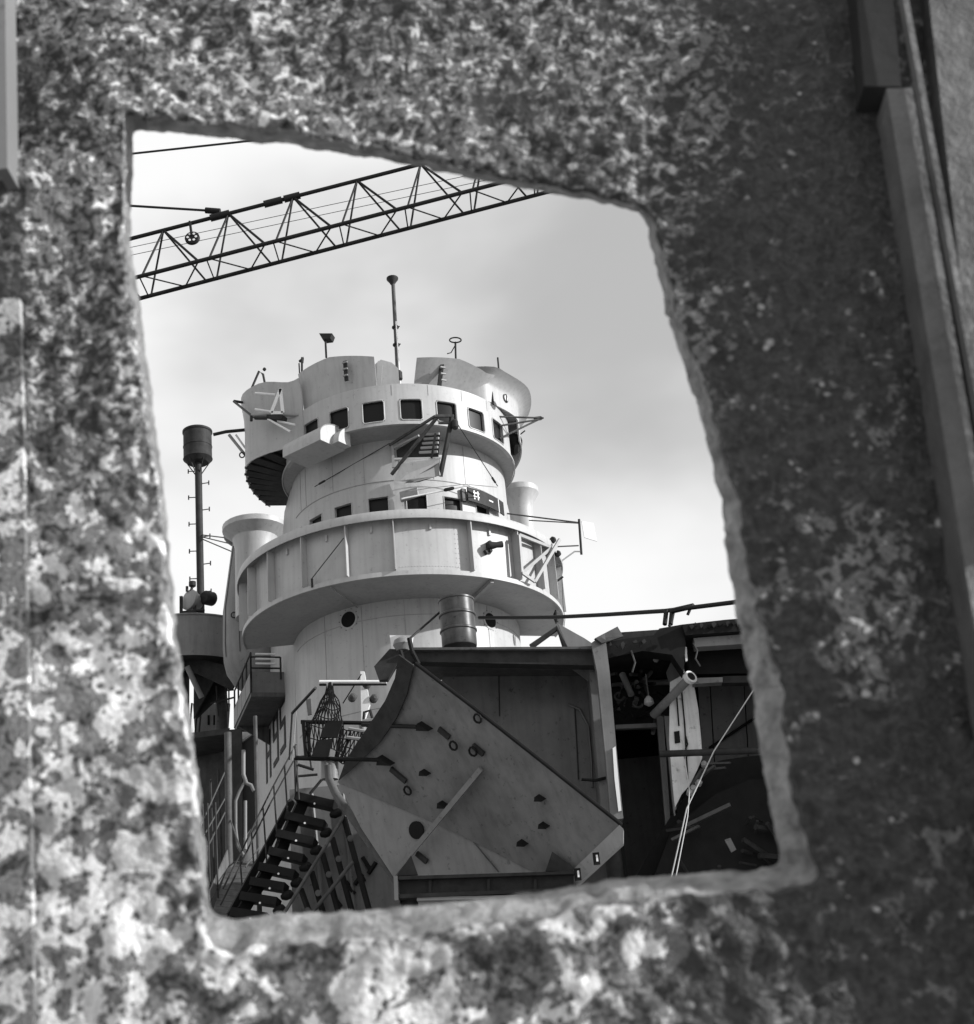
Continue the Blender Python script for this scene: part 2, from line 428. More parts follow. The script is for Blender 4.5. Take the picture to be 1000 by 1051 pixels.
    # stiffeners and straps that stand proud of the plate at its sides
    def strap(name, a, b, wpx, proud, m, dep=.03):
        A, B = at(a[0], a[1], 1 - proud + dep / 2), at(b[0], b[1], 1 - proud + dep / 2)
        return beam(name, A, B, wpx / FPX * 1.05, dep, m, w, up=(0, -1, 0))
    strap('stiffener', (880, -120), (900, 108), 44, .035, 'dark', .05)
    strap('stiffener', (916, 112), (1046, 900), 30, .040, 'flange', .055)
    strap('edge_rod', (913, -80), (1030, 560), 7, .055, 'flange', .012)
    o = plate('side_plate', [at(938, -140, .972), at(1300, -140, .972), at(1300, 1200, .972), at(1090, 1200, .972)], .03, 'flange', w)
    strap('strap', (4, -120), (8, 184), 13, .03, 'mid', .03)
    o = plate('lap_plate', [at(-320, 306, .99), at(20, 306, .99), at(27, 620, .99), at(34, 1010, .99), at(36, 1250, .99), at(-320, 1250, .99)], .008, 'crust', w)
    bm = bmesh.new(); bm.from_mesh(o.data); bmesh.ops.subdivide_edges(bm, edges=bm.edges, cuts=10, use_grid_fill=True); bm.to_mesh(o.data); bm.free()
    a = o.data.attributes.new('paint_left', 'FLOAT', 'POINT'); b = o.data.attributes.new('flake_size', 'FLOAT', 'POINT')
    for i in range(len(o.data.vertices)): a.data[i].value = .58; b.data[i].value = .9
build_wall()

# ------------------------------------------------------------------ the bridge tower of the ship
CR, CW, CT = (-2.53, 35.0), (-2.39, 34.76), (-2.47, 35.43)
ZR, ZRL, ZRT, ZS, ZT = 14.18, 15.61, 15.85, 18.75, 19.96
tower = thing('ship_bridge_tower', 'tall round grey-white bridge tower of a warship with two tiers of windows', 'ship tower', (CT[0], CT[1], 0))
def seam_v(C, R, th, z0, z1, parent, m='grey', w=.012): return MB().beam(cyl_pt(C, R, th, z0), cyl_pt(C, R, th, z1), w, .012, up=Vector((math.sin(th), -math.cos(th), 0))).build('weld_seam', m, parent)
def seam_h(C, R, t0, t1, z, parent, r=.009, m='grey'):
    return MB().tube([cyl_pt(C, R, t, z) for t in thetas(t0, t1, step=rad(3))], r, 5).build('weld_seam', m, parent)

lower = shell('lower_trunk', cols_stadium(CT, 3, 10), [(0, 3.06), (ZR, 3.06), (16.2, 3.06)], .12, 'white', tower, closed=False, L=13.0)
st = cols_stadium(CT, 3, 6)
# upper trunk with its row of small windows
low_c = [-63, -44.2, -25.5, -6.6, 12.4, 31.5, 50.7]
ww = rad(5.1); lw_z = (16.62, 17.10)
holes = [(rad(c) - ww, rad(c) + ww, *lw_z) for c in low_c]
extra = [h[i] for h in holes for i in (0, 1)]
ts = thetas(rad(-76), rad(109), extra)
zl = [16.2, lw_z[0], lw_z[1], 17.5, ZS + .02]
upper = shell('upper_trunk', cols_arc(CT, ts), [(z, 3.06) for z in zl], .14, 'white', tower, holes=holes, ths=ts)
side_cols = [c for c in cols_stadium(CT, 3, 6)[:7]]
nl_ = side_cols[0][1]; b_ = side_cols[0][0]
a70 = Vector((math.sin(rad(-76)), -math.cos(rad(-76)), 0))
side = []
for z, Lz in ((16.2, 3.4), (17.2, 2.9), (18.2, 2.3), (ZS, 1.9)):
    side.append((z, Lz))
V = []; Fc = []
for z, Lz in side:
    p0 = b_ + a70 * 3.055; p1 = b_ + nl_ * 3.06 + BDIR * (.25 * Lz); p2 = b_ + nl_ * 3.0 + BDIR * Lz; p3 = b_ - nl_ * 3.0 + BDIR * Lz
    p4 = b_ - nl_ * 3.05
    for p in (p0, p1, p2, p3, p4): V.append(p + Vector((0, 0, z)))
for j in range(3):
    for i in range(4): Fc.append((j * 5 + i, j * 5 + i + 1, j * 5 + 6 + i, j * 5 + 5 + i))
Fc.append((15, 16, 17, 18, 19))
mesh('rear_casing', V, Fc, 'white', tower)
for c, h in zip(low_c, holes):
    w_ = curved_plate('window', CT, h[0] - .004, h[1] + .004, h[2] - .01, h[3] + .01, 2.965, .02, 'glass', tower)
    t0, t1 = h[0], h[1]
    fr = MB()
    for za, zb in ((h[3] - .02, h[3] + .035), ):
        pass
    fr.tube([cyl_pt(CT, 3.065, t0, h[2]), cyl_pt(CT, 3.065, t0, h[3]), cyl_pt(CT, 3.065, (t0 + t1) / 2, h[3]), cyl_pt(CT, 3.065, t1, h[3]), cyl_pt(CT, 3.065, t1, h[2])], .016, 5)
    fr.build('window_frame', 'white', w_)
seam_h(CT, 3.066, rad(-66), rad(70), 17.55, tower, .014)
for a in (-58, -52, -31, -13, 5, 22, 40): seam_v(CT, 3.062, rad(a), 17.58, ZS - .02, tower)
for a in (-40, -18, 3, 26, 47): seam_v(CT, 3.062, rad(a), 8, ZR - .02, tower)
seam_h(CT, 3.064, rad(-71), rad(80), 13.75, tower, .01)
seam_h(CT, 3.064, rad(-71), rad(80), 11.4, tower, .01)
# portholes in the lower trunk
for px, py, r in ((358, 636, .21), (503, 637, .2)):
    th, z = on_cyl(px, py, CT, 3.06); n = Vector((math.sin(th), -math.cos(th), 0)); p = cyl_pt(CT, 3.05, th, z)
    po = MB().lathe(p - n * .02, [(r + .045, 0), (r + .045, .04), (r + .01, .05)], 28, n).build('porthole', 'white', tower, True)
    MB().lathe(p - n * .0, [(r, 0), (r, .035)], 28, n).build('porthole_opening', 'void', po)
    for k in range(10):
        a = 2 * math.pi * k / 10; u = n.cross(Vector((0, 0, 1)))
        q = p + (u * math.cos(a) + Vector((0, 0, 1)) * math.sin(a)) * (r + .075)
        MB().lathe(q, [(.012, 0), (.012, .02)], 6, n).build('bolt', 'bare', po)

# ---- gallery ring
T0, T1 = rad(-91), rad(108)
annulus('gallery_floor', CR, T0, T1, 2.4, 4.31, ZR, ZR + .1, 'grey', tower)
annulus('gallery_floor_edge', CR, T0, T1, 4.312, 4.345, ZR - .03, ZR + .09, 'white', tower)
stan = [-75, -60, -45.5, -29.5, -13.2, 2.6, 28.4, 47.5, 60.5, 72, 86, 100]
edges = [-91] + stan + [108]
for i in range(len(edges) - 1):
    g = .001
    curved_plate('bulwark_panel', CR, rad(edges[i]) + g, rad(edges[i + 1]) - g, ZR + .1, ZRT - .04, 4.20, .03, 'white', tower)
for s in stan:
    th = rad(s); n = Vector((math.sin(th), -math.cos(th), 0))
    MB().beam(cyl_pt(CR, 4.315, th, ZR + .1), cyl_pt(CR, 4.315, th, ZRL + .02), .025, .22, up=n).build('stanchion', 'white', tower)
ts = thetas(T0, T1)
shell('wind_deflector', cols_arc(CR, ts), [(ZRL, 4.47), (ZRL + .1, 4.49), (ZRT, 4.45)], .02, 'white', tower)
annulus('deflector_cap', CR, T0, T1, 4.17, 4.44, ZRT - .035, ZRT - .012, 'white', tower)
# small studs along the deflector and panel rivet rows
for k, a in enumerate((-38, -21, -5, 15, 37)):
    p = cyl_pt(CR, 4.22, rad(a), ZRL - .06); n = Vector((math.sin(rad(a)), -math.cos(rad(a)), 0))
    MB().beam(p, p - Vector((0, 0, .16)), .05, .06, up=n).build('cleat', 'white', tower)
rv = MB()
for a0 in (23.5, 24.6):
    for k in range(9):
        rv.lathe(cyl_pt(CR, 4.20, rad(a0), ZR + .22 + k * .13), [(.012, 0), (.007, .012)], 5, (math.sin(rad(a0)), -math.cos(rad(a0)), 0))
for k in range(22):
    a0 = rad(4 + k); rv.lathe(cyl_pt(CR, 4.20, a0, ZR + .24), [(.012, 0), (.007, .012)], 5, (math.sin(a0), -math.cos(a0), 0))
o = rv.build('rivets', 'white', tower); o['kind'] = 'stuff'
# radial bracket under the gallery, and soffit seams
for a in (36, -20):
    th = rad(a); MB().beam(cyl_pt(CT, 3.06, th, ZR - .05), cyl_pt(CR, 4.25, th, ZR - .05), .09 if a > 0 else .02, .09 if a > 0 else .03).build('floor_rib', 'grey', tower)
# diagonal stay and hook on the shaded panel
th1, z1 = on_cyl(353, 552, CR, 4.37); th2, z2 = on_cyl(320, 594, CR, 4.37)
bar('stay', cyl_pt(CR, 4.37, th1, z1), cyl_pt(CR, 4.37, th2, z2), .014, 'bare', tower)
MB().beam(cyl_pt(CR, 4.36, th2, z2 - .22), cyl_pt(CR, 4.36, th2, z2), .05, .05).build('hook', 'dark', tower)
# floodlight on the sunlit panel
th, z = on_cyl(500, 563, CR, 4.2); n = Vector((math.sin(th), -math.cos(th), 0)); u = Vector((math.cos(th), math.sin(th), 0)); p = cyl_pt(CR, 4.2, th, z)
fl = MB().lathe(p + n * .16 - u * .05, [(.09, 0), (.1, .08), (.075, .2), (.085, .32), (.085, .36)], 14, (u * .9 + n * .3 + Vector((0, 0, .15)))).build('floodlight', 'dark', tower, True)
MB().beam(p, p + n * .18, .06, .3).build('bracket', 'dark', fl)
MB().beam(p + n * .08 - u * .12 - Vector((0, 0, .16)), p + n * .08 + u * .05 - Vector((0, 0, .05)), .1, .12).build('junction_box', 'dark', fl)
# triangular davit frame at the right of the gallery
def rp(px, py, R=4.5): return cyl_pt(CR, R, *on_cyl(px, py, CR, R))
A, B, Cc, D = rp(533, 549), rp(536, 588), rp(549, 597), rp(566, 562)
E_ = D + Vector((.25, .1, .25))
for a, b, w in ((A, D, .055), (A, B, .05), (B, D, .055), (Cc, E_, .055), (B, Cc, .05)):
    beam('davit_bar', a, b, w, w * 1.5, 'grey', tower)
for px, py in ((566, 556), (571, 570)): MB().lathe(rp(px, py, 4.42), [(.02, 0), (.09, .04), (.09, .12), (.03, .18)], 12, (.5, -.8, .2)).build('lamp', 'dark', tower, True)
# thin stanchions and hanging line outside the right edge
pbar('pole', (568, 578, 34.4), (571, 640, 34.2), .022, 'dark', tower)
pbar('pole', (570, 598, 34.3), (578, 592, 34.3), .03, 'dark', tower)
ptube('hanging_line', [(577, 593, 34.2), (578, 620, 34.2), (580, 636, 34.2), (578, 652, 34.2)], .008, 'cable', tower, 5)
MB().lathe(at(571, 633, 34.1), [(.05, -.15), (.07, -.05), (.07, .08), (.03, .15)], 10).build('insulator', 'dark', tower, True)
# wind vane / aerial outrigger at the right
V0 = at(596, 536, 34.6)
ov = pbar('outrigger', (520, 527, 35.0), (595, 536.5, 34.6), .022, 'bare', tower)
pbar('outrigger', (543, 534, 34.4), (595, 537, 34.6), .018, 'bare', tower)
pbar('outrigger', (572, 561, 34.4), (594, 560, 34.6), .02, 'bare', tower)
ptube('outrigger', [(575, 577, 34.4), (590, 566, 34.55), (597, 566, 34.6)], .022, 'grey', tower)
pbar('outrigger_post', (594.5, 533, 34.6), (597, 569, 34.6), .035, 'dark', tower)
plate('vane_panel', [at(597, 534.5, 34.6), at(609.5, 537, 34.7), at(613, 555.5, 34.7), at(600, 551.5, 34.6)], .03, 'pale', tower)

# ---- wheelhouse
win_c = [-40.4, -23.4, -6.2, 11.4, 28.7, 45.6, 62.5]
hw = rad(5.15)
wz = (18.86, 19.49)
holes = [(rad(c) - hw, rad(c) + hw, *wz) for c in win_c]
extra = [h[i] for h in holes for i in (0, 1)]
ts = thetas(rad(-66), rad(78), extra)
shell('wheelhouse_wall', cols_arc(CW, ts), [(z, 3.27) for z in (ZS, wz[0], wz[1], ZT)], .09, 'white', tower, holes=holes, ths=ts)
annulus('wheelhouse_floor', CW, rad(-100), rad(128), 1.5, 3.262, ZS + .008, ZS + .1, 'grey', tower)
annulus('wheelhouse_roof', CW, rad(-100), rad(128), .6, 3.2, ZT - .14, ZT - .05, 'grey', tower)
annulus('drip_lip', CW, rad(-100), rad(128), 3.275, 3.30, ZS - .02, ZS + .03, 'white', tower)
for c, h in zip(win_c, holes):
    w_ = curved_plate('window', CW, h[0] - .003, h[1] + .003, h[2] - .008, h[3] + .008, 3.20, .02, 'glass', tower)
    fr = MB(); t0, t1 = h[0], h[1]; z0, z1 = h[2], h[3]; r = 3.272; e = .05 / 3.27
    path = [(t0, z0 + .06), (t0, z1 - .06), (t0 + e, z1), ((t0 + t1) / 2, z1), (t1 - e, z1), (t1, z1 - .06), (t1, z0 + .06), (t1 - e, z0), ((t0 + t1) / 2, z0), (t0 + e, z0), (t0, z0 + .06)]
    fr.tube([cyl_pt(CW, r, a, b) for a, b in path], .02, 6)
    fr.build('window_frame', 'white', w_, True, 60)
for a in (-15, 3, 20, 37.5, 54): seam_v(CW, 3.272, rad(a), ZT - .34, ZT - .02, tower)
# wing tubs either side (flared, rounded shields)
def wing(sgn, prof, name):
    cols = []
    for a, r in prof: cols.append((Vector((CW[0], CW[1], 0)), Vector((math.sin(rad(a)), -math.cos(rad(a)), 0)) * 1.0, r))
    return cols
def wing_shell(name, prof, z0, z1, flare, m, top=None):
    n = len(prof); V = []; Fc = []; th = .04
    lv = [(z0, 0), (z0 + (z1 - z0) * .55, 0), (z0 + (z1 - z0) * .78, flare * .25), (z1, flare)]
    for side in (0, 1):
        for j, (z, f) in enumerate(lv):
            for i, (a, r) in enumerate(prof):
                zz = z if top is None else z0 + (z - z0) * (top[i] - z0) / (z1 - z0)
                V.append(cyl_pt(CW, r + f - side * th, rad(a), zz))
    o = n * 4
    for j in range(3):
        for i in range(n - 1):
            q = (j * n + i, j * n + i + 1, (j + 1) * n + i + 1, (j + 1) * n + i); Fc += [q, tuple(o + k for k in reversed(q))]
    for i in range(n - 1): Fc += [(i, o + i, o + i + 1, i + 1), (3 * n + i, 3 * n + i + 1, o + 3 * n + i + 1, o + 3 * n + i)]
    for j in range(3): Fc += [(j * n, (j + 1) * n, o + (j + 1) * n, o + j * n), (j * n + n - 1, o + j * n + n - 1, o + (j + 1) * n + n - 1, (j + 1) * n + n - 1)]
    return mesh(name, V, Fc, m, tower, True, 40)
def sm(t): t = max(0, min(1, t)); return t * t * (3 - 2 * t)
profL = [(a, 3.285 + 1.02 * sm((-46 - a) / 30)) for a in range(-112, -45, 3)]
topL = [20.95 + .28 * sm((-50 - a) / 14) for a, r in profL]
wing_shell('wing_shield', profL, 19.0, 21.0, .10, 'white', topL)
profR = [(a, 2.72 + .565 * sm((a - 42) / 15) + .26 * sm((a - 58) / 24)) for a in range(42, 126, 3)]
def lip_wall(name, prof, z0, z1, lip):
    n = len(prof); V = []; Fc = []
    sec = [(0, z0), (0, z1 - .36), (.04, z1 - .26), (lip * .55, z1 - .1), (lip, z1), (lip - .03, z1 + .02), (lip * .5, z1 - .06), (0, z1 - .2), (-.04, z1 - .3), (-.04, z0)]
    for a, r in prof: V += [cyl_pt(CW, r + d, rad(a), z) for d, z in sec]
    k = len(sec)
    for i in range(n - 1):
        for j in range(k): Fc.append((i * k + j, i * k + (j + 1) % k, (i + 1) * k + (j + 1) % k, (i + 1) * k + j))
    Fc += [tuple(range(k)), tuple((n - 1) * k + j for j in range(k - 1, -1, -1))]
    return mesh(name, V, Fc, 'white', tower, True, 40)
lip_wall('wing_shield', profR, 19.97, 20.86, .42)
wing_shell('wing_skirt', [(a, r) for a, r in profR if a >= 79], 19.3, 19.965, 0, 'white')
# slatted floor of the left wing from below, coloured dark for its deep shade
for k in range(9):
    a0 = -108 + k * 5.6
    r_out = 3.25 + 1.02 * sm((-46 - a0) / 30)
    if r_out < 3.35: continue
    MB().beam(cyl_pt(CT, 2.9, rad(a0), 19.02), cyl_pt(CW, r_out, rad(a0), 19.02), .3, .06).build('floor_slat', 'dark', tower)
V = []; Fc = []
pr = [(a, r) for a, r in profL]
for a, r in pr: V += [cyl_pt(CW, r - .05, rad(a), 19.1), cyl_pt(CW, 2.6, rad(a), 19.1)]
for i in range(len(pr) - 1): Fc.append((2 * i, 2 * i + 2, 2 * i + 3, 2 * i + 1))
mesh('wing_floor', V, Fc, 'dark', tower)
V = []; Fc = []
for a, r in profR: V += [cyl_pt(CW, r - .05, rad(a), 19.99), cyl_pt(CW, 2.6, rad(a), 19.99)]
for i in range(len(profR) - 1): Fc.append((2 * i, 2 * i + 2, 2 * i + 3, 2 * i + 1))
mesh('wing_floor', V, Fc, 'grey', tower)
# flared wind screens along the open bridge on the wheelhouse roof
def screen(rb, rt, top_px, name='wind_screen', zb=ZT - .12):
    tp = [on_cyl(x, y, CW, rt) for x, y in top_px]
    ts = thetas(tp[0][0], tp[-1][0], extra=[t for t, z in tp[1:-1]], step=rad(3)); n = len(ts); V = []; Fc = []
    def zt(t):
        for (a, za), (c, zc) in zip(tp[:-1], tp[1:]):
            if t <= c + 1e-6: return za + (zc - za) * (t - a) / (c - a)
        return tp[-1][1]
    for side in (0, 1):
        for j in (0, 1, 2):
            for t in ts:
                z1 = zt(t); f = (0, .42, 1)[j]
                V.append(cyl_pt(CW, rb + (rt - rb) * f - side * .035, t, zb + (z1 - zb) * (0, .5, 1)[j]))
    o = 3 * n
    for j in (0, 1):
        for i in range(n - 1):
            q = (j * n + i, j * n + i + 1, (j + 1) * n + i + 1, (j + 1) * n + i); Fc += [q, tuple(o + k for k in reversed(q))]
        Fc += [(j * n, (j + 1) * n, o + (j + 1) * n, o + j * n), (j * n + n - 1, o + j * n + n - 1, o + (j + 1) * n + n - 1, (j + 1) * n + n - 1)]
    for i in range(n - 1): Fc += [(i, o + i, o + i + 1, i + 1), (2 * n + i, 2 * n + i + 1, o + 2 * n + i + 1, o + 2 * n + i)]
    return mesh(name, V, Fc, 'white', tower, True, 40)
screen(3.05, 3.24, [(306, 384), (338, 366.5), (384, 366)])
screen(2.62, 3.5, [(428, 367), (472, 368.5), (500, 383), (514, 387)])
# a curved fin in the gap, and cleats on the screens
MB().poly([at(388, 395, 32.6), at(387, 372, 32.6), at(391, 369, 32.6), at(402, 372, 32.6), at(409, 378, 32.6), at(410, 395, 32.6)], (-.35, .5, 0)).build('fin', 'white', tower)
plate('fin_edge', [at(388, 370, 32.0), at(393, 374, 32.0), at(391, 396, 32.0), at(386, 396, 32.0)], .02, 'white', tower)
for px, y0, y1 in ((355, 370, 391), (456, 373, 396)):
    th, z0 = on_cyl(px, y1, CW, 3.36); _, zz = on_cyl(px, y0, CW, 3.36)
    n = Vector((math.sin(th), -math.cos(th), 0))
    o = MB().beam(cyl_pt(CW, 3.30 if px < 400 else 3.0, th, z0 + .04), cyl_pt(CW, 3.34, th, zz), .11, .05, up=n).build('ladder_step', 'dark', tower)
    for k in range(3): MB().beam(cyl_pt(CW, 3.37, th, z0 + .15 + k * .2), cyl_pt(CW, 3.37, th, z0 + .19 + k * .2), .14, .04, up=n).build('rung', 'grey', o)
# oval opening and bar on the right shield
th, z = on_cyl(519, 409, CW, 3.62); n = Vector((math.sin(th), -math.cos(th), 0)); u = Vector((math.cos(th), math.sin(th), 0))
p = cyl_pt(CW, 3.625, th, z)
o = MB().lathe(p - n * .02, [(.13, 0), (.13, .03), (.1, .035)], 18, n).build('fairlead', 'bare', tower, True)
MB().lathe(p, [(.09, 0), (.09, .022)], 18, n).build('fairlead_opening', 'pale', o)
MB().beam(p + n * .02 - Vector((0, 0, .12)), p + n * .02 + Vector((0, 0, .12)), .05, .03, up=n).build('fairlead_bar', 'dark', o)
# outrigger on the right of the wheelhouse
for a, b in (((510, 427.5, 33.4), (558, 429, 33.8)), ((513, 437, 33.4), (556, 430, 33.8)), ((513, 450, 33.4), (553, 430.5, 33.8))):
    pbar('boom_strut', a, b, .028, 'bare', tower)
MB().lathe(at(548, 430, 33.8), [(.03, 0), (.06, .03), (.06, .2), (.03, .25)], 10, (1, 0, .03)).build('boom_tip', 'dark', tower, True)
# dark scuttle projecting from the right wing
MB().lathe(at(517, 454, 34.6), [(.30, 0), (.33, .1), (.30, .42), (.2, .5)], 20, (.85, -.1, -.35)).build('scuttle', 'black', tower, True)
pbar('scuttle_handle', (534, 446, 34.6), (539, 442, 34.6), .02, 'dark', tower)

# ---- hooded box below the windows on the shaded side
tH = rad(-36); nH = Vector((math.sin(tH), -math.cos(tH), 0)); uH = Vector((math.cos(tH), math.sin(tH), 0))
p0 = cyl_pt(CW, 2.95, tH, 0)
hz0, hz1 = 18.36, 19.0
prof = [(0, hz0), (.92, hz0), (.92, hz0 + .2)] + [(.92 - .72 * (1 - math.cos(rad(a))), hz0 + .2 + (hz1 - hz0 - .2) * math.sin(rad(a))) for a in range(9, 91, 9)] + [(0, hz1)]
V = []; k = len(prof)
for s in (-.72, .66):
    for d, z in prof: V.append(p0 + nH * d + uH * s + Vector((0, 0, z)))
Fc = [(i, (i + 1) % k, k + (i + 1) % k, k + i) for i in range(k)] + [tuple(range(k)), tuple(range(2 * k - 1, k - 1, -1))]
hood = mesh('hood', V, Fc, 'white', tower, True, 28)
MB().tube([p0 + nH * d + uH * .665 + Vector((0, 0, z)) for d, z in prof[1:-1]], .012, 5).build('hood_edge', 'grey', hood)
MB().poly([p0 + nH * .03 + uH * .662 + Vector((0, 0, hz0 + .015))] + [p0 + nH * (.03 + .46 * math.cos(rad(q))) + uH * .662 + Vector((0, 0, hz0 + .015 + .52 * math.sin(rad(q)))) for q in range(0, 91, 10)], uH * .24).build('hood_cheek', 'white', hood)

# ---- folding platform hung on the front
pl = []
def pb(a, b, w, m='bare', nm='platform_bar'): pl.append(beam(nm, at(*a), at(*b), w, w, m, tower))
pb((402, 487, 32.2), (449, 428, 31.2), .07); pb((400, 457, 32.2), (447, 427, 31.2), .06); pb((447, 427, 31.15), (466, 427, 31.15), .07)
pb((452, 489, 31.6), (464, 428, 31.15), .09, 'dark'); pb((403, 457, 32.2), (404, 480, 32.2), .07, 'grey')
pb((450, 434, 31.2), (464, 434, 31.2), .06)
plate('platform_floor', [at(404, 494, 32.3), at(412, 476, 32.0), at(451, 470, 31.5), at(451, 488, 31.55), at(424, 495, 32.2)], .05, 'pale', tower)
plate('platform_skirt', [at(415, 496, 32.25), at(450, 475, 31.5), at(451.5, 488, 31.5), at(430, 495, 32.2)], .03, 'grey', tower)
pb((405, 471, 32.1), (452, 470, 31.5), .045, 'pale'); pb((404, 460, 32.2), (430, 447, 31.6), .05, 'grey')
plate('platform_back', [at(407, 462, 32.25), at(428, 449, 32.0), at(452, 444, 31.9), at(450, 469, 31.9), at(408, 471, 32.25)], .02, 'dark', tower)
for k in range(5):
    y = 446 + k * 4.6; pb((437 - k * 1.6, y, 31.7), (451 - k * .5, y - 1, 31.5), .055, 'grey', 'platform_slat')
pb((447, 445, 31.5), (443, 470, 31.5), .05, 'dark')
MB().lathe(at(467, 436, 31.2), [(.06, -.12), (.09, -.08), (.09, .1), (.04, .15)], 12).build('block', 'dark', tower, True)
for a, b in (((400, 455, 32.2), (323, 499.5, 32.9)), ((469, 434, 31.2), (511, 499, 33.0))):
    w_ = pbar('guy_wire', a, b, .012, 'cable', tower, 5)
    A, B = at(*a), at(*b); q = A.lerp(B, .86); q2 = A.lerp(B, .94)
    bar('turnbuckle', q, q2, .03, 'dark', w_)
# jackstay and boxes beside the board
ptube('jackstay', [(415, 505, 31.9), (440, 501, 31.95), (478, 497, 32.2), (510, 500, 33.0)], .012, 'grey', tower, 5)
beam('spar', at(412, 512, 31.9), at(482, 498, 32.0), .035, .035, 'pale', tower)
plate('locker', [at(410, 505, 32.2), at(428, 500, 32.1), at(429, 508, 32.1), at(411, 514, 32.2)], .12, 'grey', tower)
MB().lathe(at(461, 502, 31.9), [(.03, -.14), (.05, -.1), (.05, .1), (.03, .14)], 8, (1, 0, .15)).build('block', 'dark', tower, True)
# dark sign board with pale marks
b0, b1 = rad(38.5), rad(66); bo = curved_plate('sign_board', CT, b0, b1, 17.02, 17.42, 3.22, .03, 'dark', tower)
def mark(c, zc, dw, dh): curved_plate('pale_mark', CT, rad(c) - dw, rad(c) + dw, zc - dh, zc + dh, 3.227, .005, 'pale', bo)
mark(42.5, 17.23, .006, .13); mark(44.8, 17.23, .006, .13)
for c, z in ((43.65, 17.29), (43.65, 17.18)): curved_plate('pale_mark', CT, rad(c) - .032, rad(c) + .032, z - .018, z + .018, 3.235, .004, 'pale', bo)
mark(54, 17.22, .028, .02); mark(60.5, 17.2, .005, .2)
curved_plate('board_side', CT, rad(36), rad(38.4), 17.02, 17.38, 3.16, .08, 'bare', tower)

# ---- mushroom vents either side behind the tower
def vent(px, py, Y, R, hgt, nm, lean=0):
    p = at(px, py, Y)
    o = MB().lathe(p, [(R * .62, -hgt), (R * .62, -.75), (R * .7, -.42), (R, -.16), (R, 0), (R * .96, .03)], 28).build(nm, 'white', tower, True, 30)
    return o
vent(533, 503, 37.5, .58, 3.0, 'round_vent'); vent(262, 541, 38.2, 1.0, 3.0, 'round_vent')

# ---- aerials and small fittings on the bridge roof
def aerial(a, b, r, nm='aerial', m='dark'): return pbar(nm, a, b, r, m, tower, 8)
o = aerial((403.5, 290, 33.0), (409, 396, 33.0), .055, 'aerial_mast', 'bare')
MB().lathe(at(403.2, 292, 33.0), [(.06, 0), (.1, .08), (.17, .18), (.17, .22), (.1, .24)], 16).build('aerial_cap', 'dark', o, True)
for y in (336, 354): MB().lathe(at(403.5 + (y - 290) * .052, y, 33.0), [(.075, -.04), (.1, -.02), (.1, .02), (.075, .04)], 10).build('clamp', 'dark', o)
for y in (336, 354): beam('step', at(400 + (y - 290) * .052, y, 33.0), at(408 + (y - 290) * .052, y - 1, 33.0), .025, .025, 'dark', o)
bar('cable_run', at(406.5, 330, 32.9), at(411, 396, 32.9), .02, 'pale', o)
MB().lathe(at(409.5, 386, 32.9), [(.05, -.15), (.1, -.1), (.1, .12), (.05, .18)], 10).build('insulator', 'dark', o, True)
o = aerial((334, 347, 33.6), (335, 367, 33.6), .03)
MB().poly([at(327.5, 342, 33.5), at(341, 342, 33.5), at(339, 347, 33.5), at(331, 348, 33.5)], (.05, .25, 0)).build('aerial_box', 'dark', o)
o = aerial((467.5, 351, 33.4), (468, 369, 33.4), .028)
MB().tube([at(467.5 + 6 * math.cos(t), 349 + 2.6 * math.sin(t), 33.4) for t in [k * .45 for k in range(15)]], .022, 5, False).build('aerial_ring', 'dark', o)
ptube('aerial_hook', [(467, 355, 33.4), (463, 362, 33.4), (459, 363, 33.4)], .016, 'dark', o, 5)
aerial((511, 367, 34.3), (512.5, 384, 34.3), .026, 'whip_aerial')
aerial((504.5, 396, 33.2), (506.5, 415, 33.0), .026, 'pipe')
o = aerial((310, 367, 33.6), (310, 392, 33.4), .03); aerial((307, 373, 33.6), (308, 392, 33.4), .02)
MB().poly([at(306.5, 370, 33.6), at(311.5, 366, 33.6), at(311, 371, 33.6)], (0, .1, 0)).build('aerial_box', 'dark', o)
o = ptube('aerial_fork', [(256, 404, 34.6), (266, 381, 34.6), (270, 384, 34.6), (272, 394, 34.6)], .035, 'dark', tower)
MB().lathe(at(271.5, 379, 34.6), [(.03, -.05), (.06, 0), (.03, .05)], 8).build('small_lamp', 'dark', o)
# outriggers, lifebelt frame and struts on the shaded wing
def wbar(a, b, r=.025, m='bare', nm='outrigger'): return pbar(nm, a, b, r, m, tower)
wbar((262, 403.5, 32.6), (283, 405, 32.4), .035, 'pale'); wbar((262, 420, 32.6), (281, 423, 32.4), .035, 'pale')
wbar((258, 426, 32.6), (314, 426, 32.6), .045, 'grey'); wbar((275, 430, 32.4), (298, 443, 32.2), .03, 'pale'); wbar((285, 432, 32.4), (303, 436, 32.2), .03, 'pale')
wbar((240, 412, 33.6), (260, 428, 32.8), .035, 'bare'); wbar((240, 411.5, 33.6), (249, 413, 33.6), .04, 'dark')
wbar((258, 427, 32.6), (258, 432, 32.6), .04, 'dark'); wbar((262, 429, 32.6), (275, 429, 32.4), .05, 'dark')
tr = [(288, 399.5, 32.3), (278.5, 424, 32.3), (290.5, 424, 32.3)]
for i in range(3): beam('triangle_frame', at(*tr[i]), at(*tr[(i + 1) % 3]), .06, .09, 'pale', tower)
beam('box_rest', at(276, 429.5, 32.5), at(292, 429.5, 32.3), .25, .12, 'dark', tower)
wbar((219, 446, 34.0), (232, 443, 34.0), .05, 'dark'); wbar((232, 443, 34.0), (253, 441, 34.0), .05, 'dark')
